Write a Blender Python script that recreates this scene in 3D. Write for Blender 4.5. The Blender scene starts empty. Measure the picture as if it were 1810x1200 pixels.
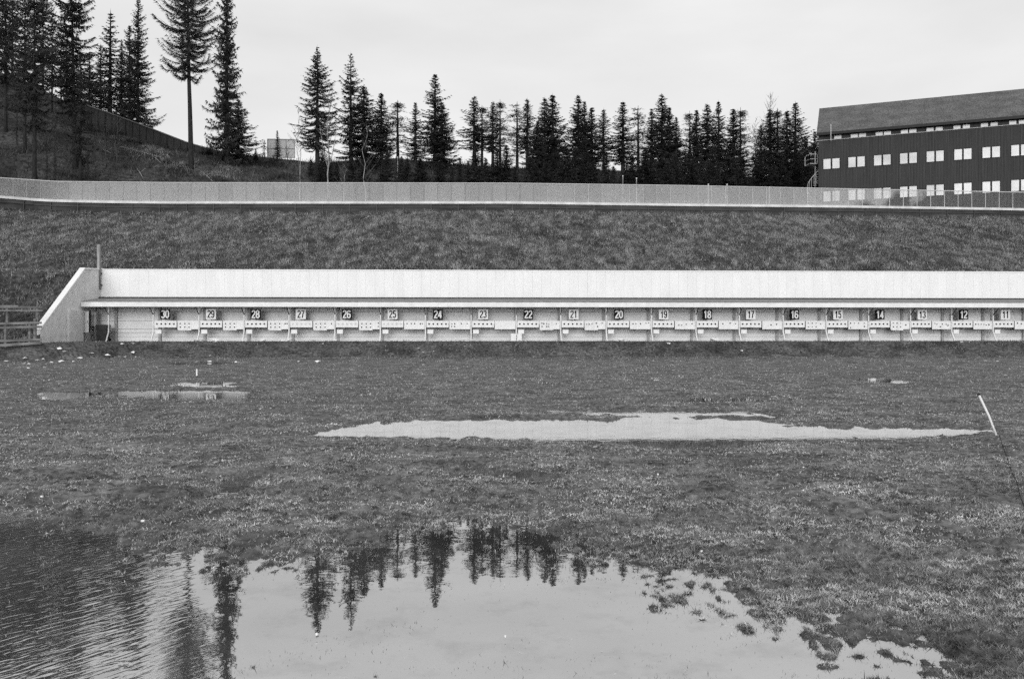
import bpy, math, random
import numpy as np
from mathutils import Vector, Matrix
random.seed(7); rng = np.random.default_rng(7)
sc = bpy.context.scene
C = sc.collection
R = math.radians

# ------------------------------------------------------------------ camera
F = 1450.0; CX = 905.0; HY = 580.0; CH = 1.65     # focal (px of the 1810 wide photo), centre, horizon, eye height
cam_d = bpy.data.cameras.new("camera"); cam = bpy.data.objects.new("camera", cam_d); C.objects.link(cam)
cam.location = (0, 0, CH); cam.rotation_euler = (R(90), 0, 0)
cam_d.sensor_width = 36; cam_d.lens = F/1810*36; cam_d.shift_y = -20/1810
cam_d.clip_start = 0.1; cam_d.clip_end = 3000
sc.camera = cam
# ------------------------------------------------------------------ light
SUN_EL, SUN_AZ = R(11), R(184)     # azimuth clockwise from +Y: behind the camera, a little to the left
W = bpy.data.worlds.new("World"); sc.world = W; W.use_nodes = True
nt = W.node_tree; N = nt.nodes; Lk = nt.links; N.clear()
wo = N.new('ShaderNodeOutputWorld'); bg = N.new('ShaderNodeBackground'); bg.inputs['Strength'].default_value = 0.1
sky = N.new('ShaderNodeTexSky'); sky.sky_type = 'NISHITA'; sky.sun_disc = False
sky.sun_elevation = SUN_EL; sky.sun_rotation = SUN_AZ; sky.dust_density = 3.0
bw = N.new('ShaderNodeRGBToBW'); Lk.new(sky.outputs[0], bw.inputs[0])
tc = N.new('ShaderNodeTexCoord'); mp = N.new('ShaderNodeMapping'); mp.inputs['Scale'].default_value = (1.2, 1.2, 4.0)
Lk.new(tc.outputs['Generated'], mp.inputs[0])
cn = N.new('ShaderNodeTexNoise'); cn.inputs['Scale'].default_value = 1.6; cn.inputs['Detail'].default_value = 7
Lk.new(mp.outputs[0], cn.inputs['Vector'])
cr = N.new('ShaderNodeMapRange'); cr.inputs['From Min'].default_value = .3; cr.inputs['From Max'].default_value = .7
cr.inputs['To Min'].default_value = 7.0; cr.inputs['To Max'].default_value = 9.0
Lk.new(cn.outputs[0], cr.inputs[0])
ml = N.new('ShaderNodeMath'); ml.operation = 'MULTIPLY'; ml.inputs[1].default_value = .16; Lk.new(bw.outputs[0], ml.inputs[0])
mi = N.new('ShaderNodeMath'); mi.operation = 'MINIMUM'; mi.inputs[1].default_value = 1.2; Lk.new(ml.outputs[0], mi.inputs[0])
ad = N.new('ShaderNodeMath'); ad.operation = 'ADD'; Lk.new(mi.outputs[0], ad.inputs[0]); Lk.new(cr.outputs[0], ad.inputs[1])
Lk.new(ad.outputs[0], bg.inputs['Color']); Lk.new(bg.outputs[0], wo.inputs[0])
sd = bpy.data.lights.new("sun", 'SUN'); sun = bpy.data.objects.new("sun", sd); C.objects.link(sun)
sd.energy = 2.0; sd.angle = R(32)
dirv = Vector((math.sin(SUN_AZ)*math.cos(SUN_EL), math.cos(SUN_AZ)*math.cos(SUN_EL), math.sin(SUN_EL)))
sun.rotation_euler = (-dirv).to_track_quat('-Z', 'Y').to_euler(); sun.location = (-10, -20, 40)
vs = sc.view_settings
sc.display_settings.display_device = 'sRGB'
vs.view_transform = 'Standard'; vs.look = 'None'; vs.gamma = 1; vs.use_curve_mapping = False; vs.exposure = 0.0
sc.cycles.use_denoising = False; sc.cycles.use_adaptive_sampling = True; sc.cycles.adaptive_threshold = .05
sc.cycles.max_bounces = 5; sc.cycles.diffuse_bounces = 2; sc.cycles.glossy_bounces = 3; sc.cycles.transparent_max_bounces = 12
sc.cycles.sample_clamp_indirect = 4

# ------------------------------------------------------------------ materials (all greys: the place is on black-and-white film)
def mat(name, lo, hi=None, scale=3.0, rough=.8, bump=0.0, stretch=(1, 1, 1), detail=6, r0=.35, r1=.65, spec=.3, coord='Object', two=False):
    hi = lo if hi is None else hi
    m = bpy.data.materials.new(name); m.use_nodes = True
    t = m.node_tree; n = t.nodes; l = t.links
    b = n['Principled BSDF']; b.inputs['Roughness'].default_value = rough; b.inputs['Specular IOR Level'].default_value = spec
    g = n.new('ShaderNodeTexCoord'); mp = n.new('ShaderNodeMapping'); mp.inputs['Scale'].default_value = stretch
    if coord == 'World':
        ge = n.new('ShaderNodeNewGeometry'); l.new(ge.outputs['Position'], mp.inputs[0])
    else:
        l.new(g.outputs[coord], mp.inputs[0])
    no = n.new('ShaderNodeTexNoise'); no.inputs['Scale'].default_value = scale; no.inputs['Detail'].default_value = detail
    l.new(mp.outputs[0], no.inputs['Vector'])
    mr = n.new('ShaderNodeMapRange'); mr.inputs['From Min'].default_value = r0; mr.inputs['From Max'].default_value = r1
    mr.inputs['To Min'].default_value = lo; mr.inputs['To Max'].default_value = hi
    l.new(no.outputs[0], mr.inputs[0])
    out = mr.outputs[0]
    if two:      # a second, finer noise multiplied in
        n2 = n.new('ShaderNodeTexNoise'); n2.inputs['Scale'].default_value = scale*two; n2.inputs['Detail'].default_value = 3
        l.new(mp.outputs[0], n2.inputs['Vector'])
        m2 = n.new('ShaderNodeMapRange'); m2.inputs['From Min'].default_value = .3; m2.inputs['From Max'].default_value = .7
        m2.inputs['To Min'].default_value = .25; m2.inputs['To Max'].default_value = 2.0; l.new(n2.outputs[0], m2.inputs[0])
        mm = n.new('ShaderNodeMath'); mm.operation = 'MULTIPLY'; l.new(out, mm.inputs[0]); l.new(m2.outputs[0], mm.inputs[1]); out = mm.outputs[0]
    cc = n.new('ShaderNodeCombineColor')
    for i in range(3): l.new(out, cc.inputs[i])
    l.new(cc.outputs[0], b.inputs['Base Color'])
    if bump:
        bp = n.new('ShaderNodeBump'); bp.inputs['Strength'].default_value = bump; bp.inputs['Distance'].default_value = .05
        l.new(no.outputs[0], bp.inputs['Height']); l.new(bp.outputs[0], b.inputs['Normal'])
    return m
M = {}
M['white'] = mat('white paint', .70, .80, 1.2, .6, .05, two=8)
M['white'].node_tree  # kept simple
M['white'] = mat('white paint', .72, .82, 2.5, .6)
M['wall'] = mat('white painted boarding', .76, .84, 1.4, .7, .03, stretch=(1, 1, .35), r0=.3, r1=.7)
M['wing'] = mat('pale rendered concrete', .58, .74, 2.2, .85, .15, r0=.3, r1=.7)
M['cap'] = mat('pale metal capping', .78, .84, 2, .5)
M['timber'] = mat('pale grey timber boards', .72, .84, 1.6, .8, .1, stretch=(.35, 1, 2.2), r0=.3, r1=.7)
M['timberdk'] = mat('weathered timber post', .20, .32, 6, .85, .1)
M['backpost'] = mat('grey timber upright', .34, .48, 6, .85)
M['patch'] = mat('plain grey square', .50, .58, 6, .85)
M['roofing'] = mat('dark roofing felt', .16, .28, 5, .9, .1)
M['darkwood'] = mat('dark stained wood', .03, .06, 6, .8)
M['board'] = mat('light board', .62, .72, 3, .7)
M['targetwhite'] = mat('white target plate', .76, .86, 4, .5, r0=.3, r1=.7)
M['black'] = mat('black paint', .006, .010, 4, .8, spec=.1)
M['box'] = mat('dark steel housing', .02, .04, 4, .6)
M['hole'] = mat('black target disc', .015, .05, 30, .7)
M['whitedisc'] = mat('white target disc', .58, .62, 5, .5)
M['paper'] = mat('white paper', .75, .85, 5, .8)
M['bin'] = mat('dark plastic', .02, .035, 4, .5)
M['pipe'] = mat('weathered metal', .12, .34, 1.5, .6, stretch=(3, 3, .6))
M['concrete'] = mat('dark concrete', .035, .075, 1.6, .9, .2, stretch=(.4, 1, 1.5), coord='World')
M['conlight'] = mat('pale concrete coping', .55, .75, 1.6, .7, coord='World')
M['metal'] = mat('pale galvanised metal', .5, .6, 4, .5)
M['panelpost'] = mat('grey weathered metal post', .30, .36, 4, .5)
M['dmetal'] = mat('dark metal', .03, .05, 4, .5)
M['bark'] = mat('dark bark', .012, .034, 9, .95, .4, stretch=(1, 1, .25))
M['needle'] = mat('spruce needles', .022, .065, 1.1, .9, coord='World', spec=.1)
M['pineneedle'] = mat('pine needles', .03, .08, 1.1, .9, coord='World', spec=.1)
M['birch'] = mat('pale birch bark', .10, .42, 5, .8, stretch=(1, 1, .5))
M['twig'] = mat('thin bare twigs', .05, .12, 5, .8)
M['log'] = mat('bleached dead wood', .16, .28, 5, .8)
M['fence'] = mat('dark fence boards', .02, .045, 5, .9, stretch=(4, 4, .3))
M['fencetop'] = mat('grey fence capping', .09, .15, 5, .9)
M['rail'] = mat('weathered grey rail', .09, .22, 3, .9, stretch=(.5, 2, 2))
M['cladding'] = mat('dark vertical cladding', .030, .060, 2.2, .8, .3, stretch=(6, 6, .15), r0=.3, r1=.7)
M['slate'] = mat('dark roof sheeting', .07, .11, .8, .8, .1, two=12)
M['windowframe'] = mat('dark window frame', .012, .018, 4, .6)
M['pane'] = mat('pale window pane with blind drawn', .42, .66, .5, .25, spec=.5, coord='World')
M['sign'] = mat('grey sheet board', .44, .54, .7, .8)
M['grass'] = mat('short winter grass', .08, .50, 1.5, .9, coord='World', stretch=(.5, 1.2, 1), r0=.28, r1=.72, two=9, spec=.15)
M['strawgrass'] = mat('pale straw', .30, .55, 1.3, .9, coord='World')
M['footgrass'] = mat('dark bank grass', .05, .26, 1.3, .9, coord='World', two=8)
M['bankgrass'] = mat('long dead grass', .09, .34, 1.6, .9, coord='World', stretch=(1,.4,1), r0=.36, r1=.70, two=7, spec=.1)
M['scrub'] = mat('dark scrub', .014, .15, .22, .95, coord='World', r0=.42, r1=.74, two=9, spec=.1)
M['soil'] = mat('bank soil', .012, .05, .5, .95, .3, coord='World', two=8)
M['earth'] = mat('bank earth', .03, .09, .9, .95, .5, coord='World', two=8)
M['hillsoil'] = mat('forest floor', .012, .05, .25, .95, .5, coord='World', two=10)
M['asphalt'] = mat('asphalt', .05, .06, 3, .9, coord='World')

def ground_mat():
    m = mat('muddy turf', .045, .15, 1.3, .85, .8, coord='World', two=9, r0=.3, r1=.7)
    t = m.node_tree; n = t.nodes; l = t.links; b = n['Principled BSDF']
    ge = n.new('ShaderNodeNewGeometry'); sx = n.new('ShaderNodeSeparateXYZ'); l.new(ge.outputs['Position'], sx.inputs[0])
    mr = n.new('ShaderNodeMapRange'); mr.inputs['From Min'].default_value = .0; mr.inputs['From Max'].default_value = .03
    mr.inputs['To Min'].default_value = .35; mr.inputs['To Max'].default_value = 1.0; l.new(sx.outputs[2], mr.inputs[0])
    src = b.inputs['Base Color'].links[0].from_socket
    mx = n.new('ShaderNodeVectorMath'); mx.operation = 'SCALE'; l.new(src, mx.inputs[0]); l.new(mr.outputs[0], mx.inputs['Scale'])
    l.new(mx.outputs[0], b.inputs['Base Color'])      # wet soil at the waterline is darker and glossier
    m2 = n.new('ShaderNodeMapRange'); m2.inputs['From Min'].default_value = .0; m2.inputs['From Max'].default_value = .03
    m2.inputs['To Min'].default_value = .35; m2.inputs['To Max'].default_value = .9; l.new(sx.outputs[2], m2.inputs[0])
    l.new(m2.outputs[0], b.inputs['Roughness'])
    return m
M['ground'] = ground_mat()

def water_mat():
    m = bpy.data.materials.new('puddle water'); m.use_nodes = True
    t = m.node_tree; n = t.nodes; l = t.links; n.clear()
    o = n.new('ShaderNodeOutputMaterial'); mix = n.new('ShaderNodeMixShader')
    gl = n.new('ShaderNodeBsdfGlossy'); gl.inputs['Roughness'].default_value = .015; gl.inputs['Color'].default_value = (.92, .92, .92, 1)
    df = n.new('ShaderNodeBsdfDiffuse')
    ge = n.new('ShaderNodeNewGeometry')
    sn = n.new('ShaderNodeTexNoise'); sn.inputs['Scale'].default_value = .9; sn.inputs['Detail'].default_value = 8; l.new(ge.outputs['Position'], sn.inputs['Vector'])
    sr = n.new('ShaderNodeMapRange'); sr.inputs['From Min'].default_value = .35; sr.inputs['From Max'].default_value = .7
    sr.inputs['To Min'].default_value = .05; sr.inputs['To Max'].default_value = .14; l.new(sn.outputs[0], sr.inputs[0])
    cc = n.new('ShaderNodeCombineColor')
    for i in range(3): l.new(sr.outputs[0], cc.inputs[i])
    l.new(cc.outputs[0], df.inputs['Color'])
    fr = n.new('ShaderNodeFresnel'); fr.inputs['IOR'].default_value = 3.4
    fm = n.new('ShaderNodeMath'); fm.operation = 'MULTIPLY_ADD'; fm.inputs[1].default_value = .60; fm.inputs[2].default_value = .38; l.new(fr.outputs[0], fm.inputs[0])
    # weed and silt just at the surface, as soft mottles
    a1 = n.new('ShaderNodeTexNoise'); a1.inputs['Scale'].default_value = 2.2; a1.inputs['Detail'].default_value = 9; a1.inputs['Roughness'].default_value = .72; l.new(ge.outputs['Position'], a1.inputs['Vector'])
    a2 = n.new('ShaderNodeMapRange'); a2.inputs['From Min'].default_value = .50; a2.inputs['From Max'].default_value = .68; a2.inputs['To Min'].default_value = 1; a2.inputs['To Max'].default_value = .80; l.new(a1.outputs[0], a2.inputs[0])
    a3 = n.new('ShaderNodeMath'); a3.operation = 'MULTIPLY'; l.new(fm.outputs[0], a3.inputs[0]); l.new(a2.outputs[0], a3.inputs[1])
    l.new(a3.outputs[0], mix.inputs[0]); l.new(df.outputs[0], mix.inputs[1]); l.new(gl.outputs[0], mix.inputs[2])
    l.new(mix.outputs[0], o.inputs[0])
    # wind ripples on the left of the near puddle, almost still elsewhere
    sx = n.new('ShaderNodeSeparateXYZ'); l.new(ge.outputs['Position'], sx.inputs[0])
    mxr = n.new('ShaderNodeMapRange'); mxr.interpolation_type = 'SMOOTHSTEP'
    mxr.inputs['From Min'].default_value = -.35; mxr.inputs['From Max'].default_value = .25
    mxr.inputs['To Min'].default_value = 1; mxr.inputs['To Max'].default_value = 0.0
    tm = n.new('ShaderNodeMath'); tm.operation = 'MULTIPLY_ADD'; tm.inputs[1].default_value = .40; l.new(sx.outputs[1], tm.inputs[0]); l.new(sx.outputs[0], tm.inputs[2])
    l.new(tm.outputs[0], mxr.inputs[0])
    yr = n.new('ShaderNodeMapRange'); yr.interpolation_type = 'SMOOTHSTEP'; yr.inputs['From Min'].default_value = 5.6; yr.inputs['From Max'].default_value = 7
    yr.inputs['To Min'].default_value = 1; yr.inputs['To Max'].default_value = .1; l.new(sx.outputs[1], yr.inputs[0])
    mk = n.new('ShaderNodeMath'); mk.operation = 'MULTIPLY'; l.new(mxr.outputs[0], mk.inputs[0]); l.new(yr.outputs[0], mk.inputs[1])
    mp = n.new('ShaderNodeMapping'); mp.vector_type = 'TEXTURE'; mp.inputs['Rotation'].default_value = (0, 0, R(52)); mp.inputs['Scale'].default_value = (.13, .040, 1); l.new(ge.outputs['Position'], mp.inputs[0])
    wv = n.new('ShaderNodeTexNoise'); wv.inputs['Scale'].default_value = 1.0; wv.inputs['Detail'].default_value = 1.5; wv.inputs['Distortion'].default_value = .6
    l.new(mp.outputs[0], wv.inputs['Vector'])
    h1 = n.new('ShaderNodeMath'); h1.operation = 'MULTIPLY'; l.new(wv.outputs[0], h1.inputs[0]); l.new(mk.outputs[0], h1.inputs[1])
    fn = n.new('ShaderNodeTexNoise'); fn.inputs['Scale'].default_value = 6; fn.inputs['Detail'].default_value = 2
    l.new(ge.outputs['Position'], fn.inputs['Vector'])
    h2 = n.new('ShaderNodeMath'); h2.operation = 'MULTIPLY_ADD'; h2.inputs[1].default_value = .14; l.new(fn.outputs[0], h2.inputs[0]); l.new(h1.outputs[0], h2.inputs[2])
    bp = n.new('ShaderNodeBump'); bp.inputs['Strength'].default_value = 1; bp.inputs['Distance'].default_value = .0026
    l.new(h2.outputs[0], bp.inputs['Height'])
    l.new(bp.outputs[0], gl.inputs['Normal'])
    return m
M['water'] = water_mat()

def glass_mat():
    m = bpy.data.materials.new('clear panel with painted reflection'); m.use_nodes = True
    t = m.node_tree; n = t.nodes; l = t.links; n.clear()
    o = n.new('ShaderNodeOutputMaterial'); mix = n.new('ShaderNodeMixShader')
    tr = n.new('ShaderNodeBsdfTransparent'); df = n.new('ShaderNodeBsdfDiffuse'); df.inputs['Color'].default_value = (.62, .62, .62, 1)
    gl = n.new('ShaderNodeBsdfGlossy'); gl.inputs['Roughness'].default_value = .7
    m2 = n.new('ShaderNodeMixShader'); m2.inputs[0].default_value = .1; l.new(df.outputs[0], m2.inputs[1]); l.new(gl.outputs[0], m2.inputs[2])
    ge = n.new('ShaderNodeNewGeometry'); oi = n.new('ShaderNodeObjectInfo')
    sx = n.new('ShaderNodeSeparateXYZ'); l.new(ge.outputs['Position'], sx.inputs[0])
    # sky reflection painted as pale film, fading right at a ragged mirrored treeline
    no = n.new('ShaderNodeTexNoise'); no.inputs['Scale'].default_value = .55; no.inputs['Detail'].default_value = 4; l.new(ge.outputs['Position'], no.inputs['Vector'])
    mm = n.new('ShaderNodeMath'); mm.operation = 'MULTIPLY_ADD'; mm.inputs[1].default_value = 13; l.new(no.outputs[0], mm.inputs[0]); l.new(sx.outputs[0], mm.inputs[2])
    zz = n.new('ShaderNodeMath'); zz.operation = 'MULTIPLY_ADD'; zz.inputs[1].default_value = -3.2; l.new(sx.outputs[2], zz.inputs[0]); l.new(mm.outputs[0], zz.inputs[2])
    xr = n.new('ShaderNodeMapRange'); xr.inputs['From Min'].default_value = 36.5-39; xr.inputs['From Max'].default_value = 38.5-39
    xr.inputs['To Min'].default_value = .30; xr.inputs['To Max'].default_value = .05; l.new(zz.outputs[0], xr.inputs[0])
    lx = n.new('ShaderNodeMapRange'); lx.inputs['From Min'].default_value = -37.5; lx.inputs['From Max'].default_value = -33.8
    lx.inputs['To Min'].default_value = .5; lx.inputs['To Max'].default_value = 1; l.new(sx.outputs[0], lx.inputs[0])  # painted reflection weaker towards the far-left panels
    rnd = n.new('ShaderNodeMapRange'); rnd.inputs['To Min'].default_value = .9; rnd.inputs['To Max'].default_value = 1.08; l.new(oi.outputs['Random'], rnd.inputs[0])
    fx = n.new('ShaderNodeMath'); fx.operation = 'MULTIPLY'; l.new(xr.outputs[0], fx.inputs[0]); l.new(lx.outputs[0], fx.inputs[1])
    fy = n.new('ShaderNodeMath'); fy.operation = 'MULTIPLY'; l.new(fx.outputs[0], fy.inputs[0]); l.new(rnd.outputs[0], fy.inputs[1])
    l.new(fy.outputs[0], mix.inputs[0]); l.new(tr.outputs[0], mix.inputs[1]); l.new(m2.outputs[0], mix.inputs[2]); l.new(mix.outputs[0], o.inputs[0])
    return m
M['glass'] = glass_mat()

# ------------------------------------------------------------------ helpers
class MB:
    def __init__(s): s.v = []; s.f = []
    def box(s, x0, x1, y0, y1, z0, z1):
        i = len(s.v)
        s.v += [(x0,y0,z0),(x1,y0,z0),(x1,y1,z0),(x0,y1,z0),(x0,y0,z1),(x1,y0,z1),(x1,y1,z1),(x0,y1,z1)]
        s.f += [(i,i+3,i+2,i+1),(i+4,i+5,i+6,i+7),(i,i+1,i+5,i+4),(i+1,i+2,i+6,i+5),(i+2,i+3,i+7,i+6),(i+3,i,i+4,i+7)]; return s
    def bar(s, p, q, w, h=None):
        h = h or w; p = Vector(p); q = Vector(q); d = (q-p).normalized()
        a = d.cross(Vector((0,0,1)));  a = Vector((1,0,0)) if a.length < 1e-3 else a.normalized(); b = a.cross(d).normalized()
        i = len(s.v)
        for e in (p, q):
            for (sa, sb) in ((-1,-1),(1,-1),(1,1),(-1,1)): s.v.append(tuple(e+a*w/2*sa+b*h/2*sb))
        s.f += [(i,i+1,i+2,i+3),(i+7,i+6,i+5,i+4)]+[(i+k,i+4+k,i+4+(k+1)%4,i+(k+1)%4) for k in range(4)]; return s
    def tube(s, pts, rad, n=8, cap=True):
        pts = [Vector(p) for p in pts]; i0 = len(s.v)
        if not hasattr(rad, '__len__'): rad = [rad]*len(pts)
        for k, p in enumerate(pts):
            d = (pts[min(k+1, len(pts)-1)]-pts[max(k-1, 0)]).normalized()
            a = d.cross(Vector((0,0,1)) if abs(d.z) < .9 else Vector((1,0,0))).normalized(); b = d.cross(a).normalized()
            for j in range(n):
                t = 2*math.pi*j/n; s.v.append(tuple(p+(a*math.cos(t)+b*math.sin(t))*rad[k]))
        for k in range(len(pts)-1):
            for j in range(n):
                a0 = i0+k*n+j; a1 = i0+k*n+(j+1)%n; s.f.append((a0, a0+n, a1+n, a1))
        if cap:
            s.f.append(tuple(i0+j for j in range(n))); s.f.append(tuple(i0+(len(pts)-1)*n+j for j in reversed(range(n))))
        return s
    def poly_prism(s, pts, off):           # closed polygon of 3D points extruded by vector off
        i = len(s.v); n = len(pts); off = Vector(off)
        s.v += [tuple(p) for p in pts]+[tuple(Vector(p)+off) for p in pts]
        s.f.append(tuple(range(i, i+n))); s.f.append(tuple(range(i+2*n-1, i+n-1, -1)))
        s.f += [(i+k, i+n+k, i+n+(k+1)%n, i+(k+1)%n) for k in range(n)]; return s
    def build(s, name, m, parent=None, smooth=False, loc=None):
        me = bpy.data.meshes.new(name); me.from_pydata([tuple(v) for v in s.v], [], s.f); me.update()
        import bmesh
        bm = bmesh.new(); bm.from_mesh(me); bmesh.ops.recalc_face_normals(bm, faces=bm.faces); bm.to_mesh(me); bm.free()
        me.materials.append(m)
        if smooth: me.polygons.foreach_set('use_smooth', [True]*len(me.polygons))
        o = bpy.data.objects.new(name, me); C.objects.link(o)
        if parent: o.parent = parent
        if loc: o.location = loc
        return o
def tag(o, label=None, cat=None, group=None, kind=None):
    for k, v in (('label', label), ('category', cat), ('group', group), ('kind', kind)):
        if v: o[k] = v
    return o
def empty(name, loc=(0,0,0), rz=0, **k):
    o = bpy.data.objects.new(name, None); C.objects.link(o); o.location = loc; o.rotation_euler = (0,0,rz); o.empty_display_size = .2
    return tag(o, **k)
def copy_tree(o, parent=None):
    kids = [x for x in o.children]
    c = o.copy(); C.objects.link(c); c.parent = parent
    for k in kids: copy_tree(k, c)
    return c
def tri_mesh(name, V, m, per=3, parent=None):      # V: (n,per,3) array of separate triangles or quads
    n = len(V); me = bpy.data.meshes.new(name)
    me.vertices.add(n*per); me.vertices.foreach_set('co', V.astype(np.float32).ravel())
    me.loops.add(n*per); me.loops.foreach_set('vertex_index', np.arange(n*per, dtype=np.int32))
    me.polygons.add(n); me.polygons.foreach_set('loop_start', np.arange(0, n*per, per, dtype=np.int32))
    me.update(calc_edges=True); me.materials.append(m)
    o = bpy.data.objects.new(name, me); C.objects.link(o)
    if parent: o.parent = parent
    return o
def grid_mesh(name, P, m, smooth=True):            # P: (rows, cols, 3)
    r, c = P.shape[:2]; me = bpy.data.meshes.new(name)
    me.vertices.add(r*c); me.vertices.foreach_set('co', P.astype(np.float32).ravel())
    i = (np.arange(r-1)[:, None]*c+np.arange(c-1)[None, :]).ravel()
    q = np.stack([i, i+1, i+c+1, i+c], 1).astype(np.int32); n = len(q)
    me.loops.add(n*4); me.loops.foreach_set('vertex_index', q.ravel())
    me.polygons.add(n); me.polygons.foreach_set('loop_start', np.arange(0, n*4, 4, dtype=np.int32))
    me.polygons.foreach_set('use_smooth', np.full(n, smooth)); me.update(calc_edges=True); me.materials.append(m)
    o = bpy.data.objects.new(name, me); C.objects.link(o); return o
def P3(px, py, D): return Vector(((px-CX)/F*D, D, (HY-py)/F*D+CH))
def zof(py, D): return (HY-py)/F*D+CH

# numpy value noise
_perm = rng.random((256, 256))
def vnoise(x, y):
    xi = np.floor(x).astype(int); yi = np.floor(y).astype(int); fx = x-xi; fy = y-yi
    fx = fx*fx*(3-2*fx); fy = fy*fy*(3-2*fy)
    a = _perm[xi & 255, yi & 255]; b = _perm[(xi+1) & 255, yi & 255]; c = _perm[xi & 255, (yi+1) & 255]; d = _perm[(xi+1) & 255, (yi+1) & 255]
    return (a*(1-fx)+b*fx)*(1-fy)+(c*(1-fx)+d*fx)*fy
def fbm(x, y, o=4):
    s = 0; a = .5; t = 0
    for k in range(o): s = s+a*vnoise(x*2**k+17.3*k, y*2**k+5.1*k); t += a; a *= .5
    return s/t
def sstep(a, b, x):
    t = np.clip((x-a)/(b-a), 0, 1); return t*t*(3-2*t)

# ------------------------------------------------------------------ the long wall's own frame
K = .04; TH = math.atan(K); Y0 = 50.1
ct, st = math.cos(TH), math.sin(TH)
def wpos(px, v=0.0):
    t = (px-CX)/F; Y = (Y0-v/ct)/(1-K*t); return t*Y, Y
def U(px, v=0.0):
    X, Y = wpos(px, v); return X*ct+(Y-Y0)*st
def world(u, v, z=0): return Vector((u*ct+v*st, Y0+u*st-v*ct, z))
BASE = .89; UC = U(178)       # ground level at the wall; its left corner

# ------------------------------------------------------------------ ground
def g2w(px, py):
    Y = CH*F/(py-HY); return (px-CX)/F*Y, Y
PUD = [   # near and middle puddles, outlines in the ground plane (x, y, strength, ragged)
 ([(-420,893),(0,900),(130,910),(250,932),(300,962),(440,985),(560,975),(640,958),(720,930),(900,920),(1010,935),(1080,985),(1160,1000),(1250,1018),(1290,1050),(1400,1082),(1470,1125),(1580,1145),(1620,1200),(1660,1330),(-420,1330)], .10, .30),
 ([(560,764),(640,751),(690,743),(850,741),(1000,742),(1100,740),(1200,738),(1340,742),(1390,752),(1500,757),(1620,757),(1745,761),(1745,770),(1600,775),(1400,777),(1350,788),(1250,796),(1150,794),(1050,784),(800,777),(620,775),(560,770)], .12, .22),
 ([(980,726),(1120,728),(1290,728),(1330,734),(1180,737),(1040,734)], .09, .3),
 ([(1150,704),(1240,702),(1370,704),(1360,711),(1200,713)], .08, .35),
 ([(80,694),(168,693),(170,700),(90,704)], .14, .3),
 ([(215,692),(300,691),(415,692),(408,704),(300,704),(240,700)], .15, .3),
 ([(325,677),(412,676),(408,684),(326,683)], .13, .3),
 ([(1500,669),(1570,668),(1600,675),(1570,677)], .10, .35),
 ([(280,643),(345,640),(420,641),(400,645),(300,646)], .09, .3),
 ([(375,852),(450,848),(462,864),(380,876)], .09, .3),
 ([(820,829),(900,826),(985,832),(990,844),(930,850),(840,840)], .09, .3),
 ([(1240,812),(1330,806),(1385,812),(1360,828),(1270,826)], .07, .3),
 ([(1330,652),(1440,650),(1450,655),(1340,657)], .03, .35),
 ([(1140,668),(1180,667),(1180,673),(1140,673)], .04, .35),
]
PUDW = [(np.array([g2w(*p) for p in poly]), d, r) for poly, d, r in PUD]
def sdf(X, Y, poly):     # positive inside
    inside = np.zeros(X.shape, bool); dmin = np.full(X.shape, 1e9); n = len(poly)
    for i in range(n):
        ax, ay = poly[i]; bx, by = poly[(i+1) % n]
        c = ((ay > Y) != (by > Y)) & (X < (bx-ax)*(Y-ay)/((by-ay) if by != ay else 1e-9)+ax); inside ^= c
        ex, ey = bx-ax, by-ay; t = np.clip(((X-ax)*ex+(Y-ay)*ey)/(ex*ex+ey*ey), 0, 1)
        dmin = np.minimum(dmin, np.hypot(X-ax-t*ex, Y-ay-t*ey))
    return np.where(inside, dmin, -dmin)
def field_z(X, Y, fine=True):
    X = np.asarray(X, float); Y = np.asarray(Y, float)
    dr = (Y0+K*X)-Y; d = dr-4.5*sstep(-20.5, -24.2, X)
    z = .035+.03*(fbm(X*.22+3, Y*.22, 3)-.5)*2*sstep(3, 12, Y)
    if fine: z = z+.045*(fbm(X*3.1, Y*3.1, 3)-.5)+.03*(vnoise(X*11, Y*11)-.5)+.040*(vnoise(X*23, Y*17)-.5)*sstep(14, 7, Y)
    for poly, dep, rag in PUDW:
        x0, y0 = poly.min(0)-3; x1, y1 = poly.max(0)+3
        mk = (X > x0) & (X < x1) & (Y > y0) & (Y < y1)
        if not mk.any(): continue
        s = sdf(X[mk], Y[mk], poly); ym = Y[mk]
        s = s+rag*(fbm(X[mk]*2.3, ym*1.1, 3)-.5)*np.minimum(2.2, .25*ym**.5+.4)
        wd = .12+.02*ym
        if len(poly) > 17 and poly[0][1] < 9: q = sstep(-.9, 1.5, s); q = q+.55*q*(1-q)*4*(fbm(X[mk]*12, ym*8, 3)-.5)*1.2
        else: s = s+(.011*ym if dep != .12 else 0)+(.5+.012*ym)*(vnoise(X[mk]*5, ym*2.4)-.55)*.8; q = sstep(-wd, wd*1.6, s)
        z[mk] = z[mk]-dep*q
    # grass standing up through the shallow far edge of the near puddle
    b = sstep(6.0, 4.4, Y)
    # ruts near the foot of the bank
    rut = sstep(.42, .55, fbm(X*.12+8, Y*0+3, 3))
    z = z-.085*rut*np.exp(-((d-11.3)/.38)**2)+.03*np.exp(-((d-12.3)/.3)**2)-.07*rut*np.exp(-((d-6.3)/.25)**2)
    bank = BASE*sstep(5.0, 2.4, d)
    bl = sstep(4.9, 2.2, d)
    z = z*(1-bl)+bank+.10*bl*(1-bl)*4*(fbm(X*.8, Y*.8, 3)-.5)*1.2-.03*(dr < 2.2)
    z = np.where(Y < 2.6, np.minimum(z, .03), z)
    return z
rows = np.concatenate([np.linspace(-60, 2.6, 24)[:-1], 2.6*(54/2.6)**np.linspace(0, 1, 620)])
wid = np.where(rows > 3, rows, 3+(3-rows)*.9)
s_in = np.linspace(-.70, .70, 620); s_out = .70+np.geomspace(.004, 1.6, 34)
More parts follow.
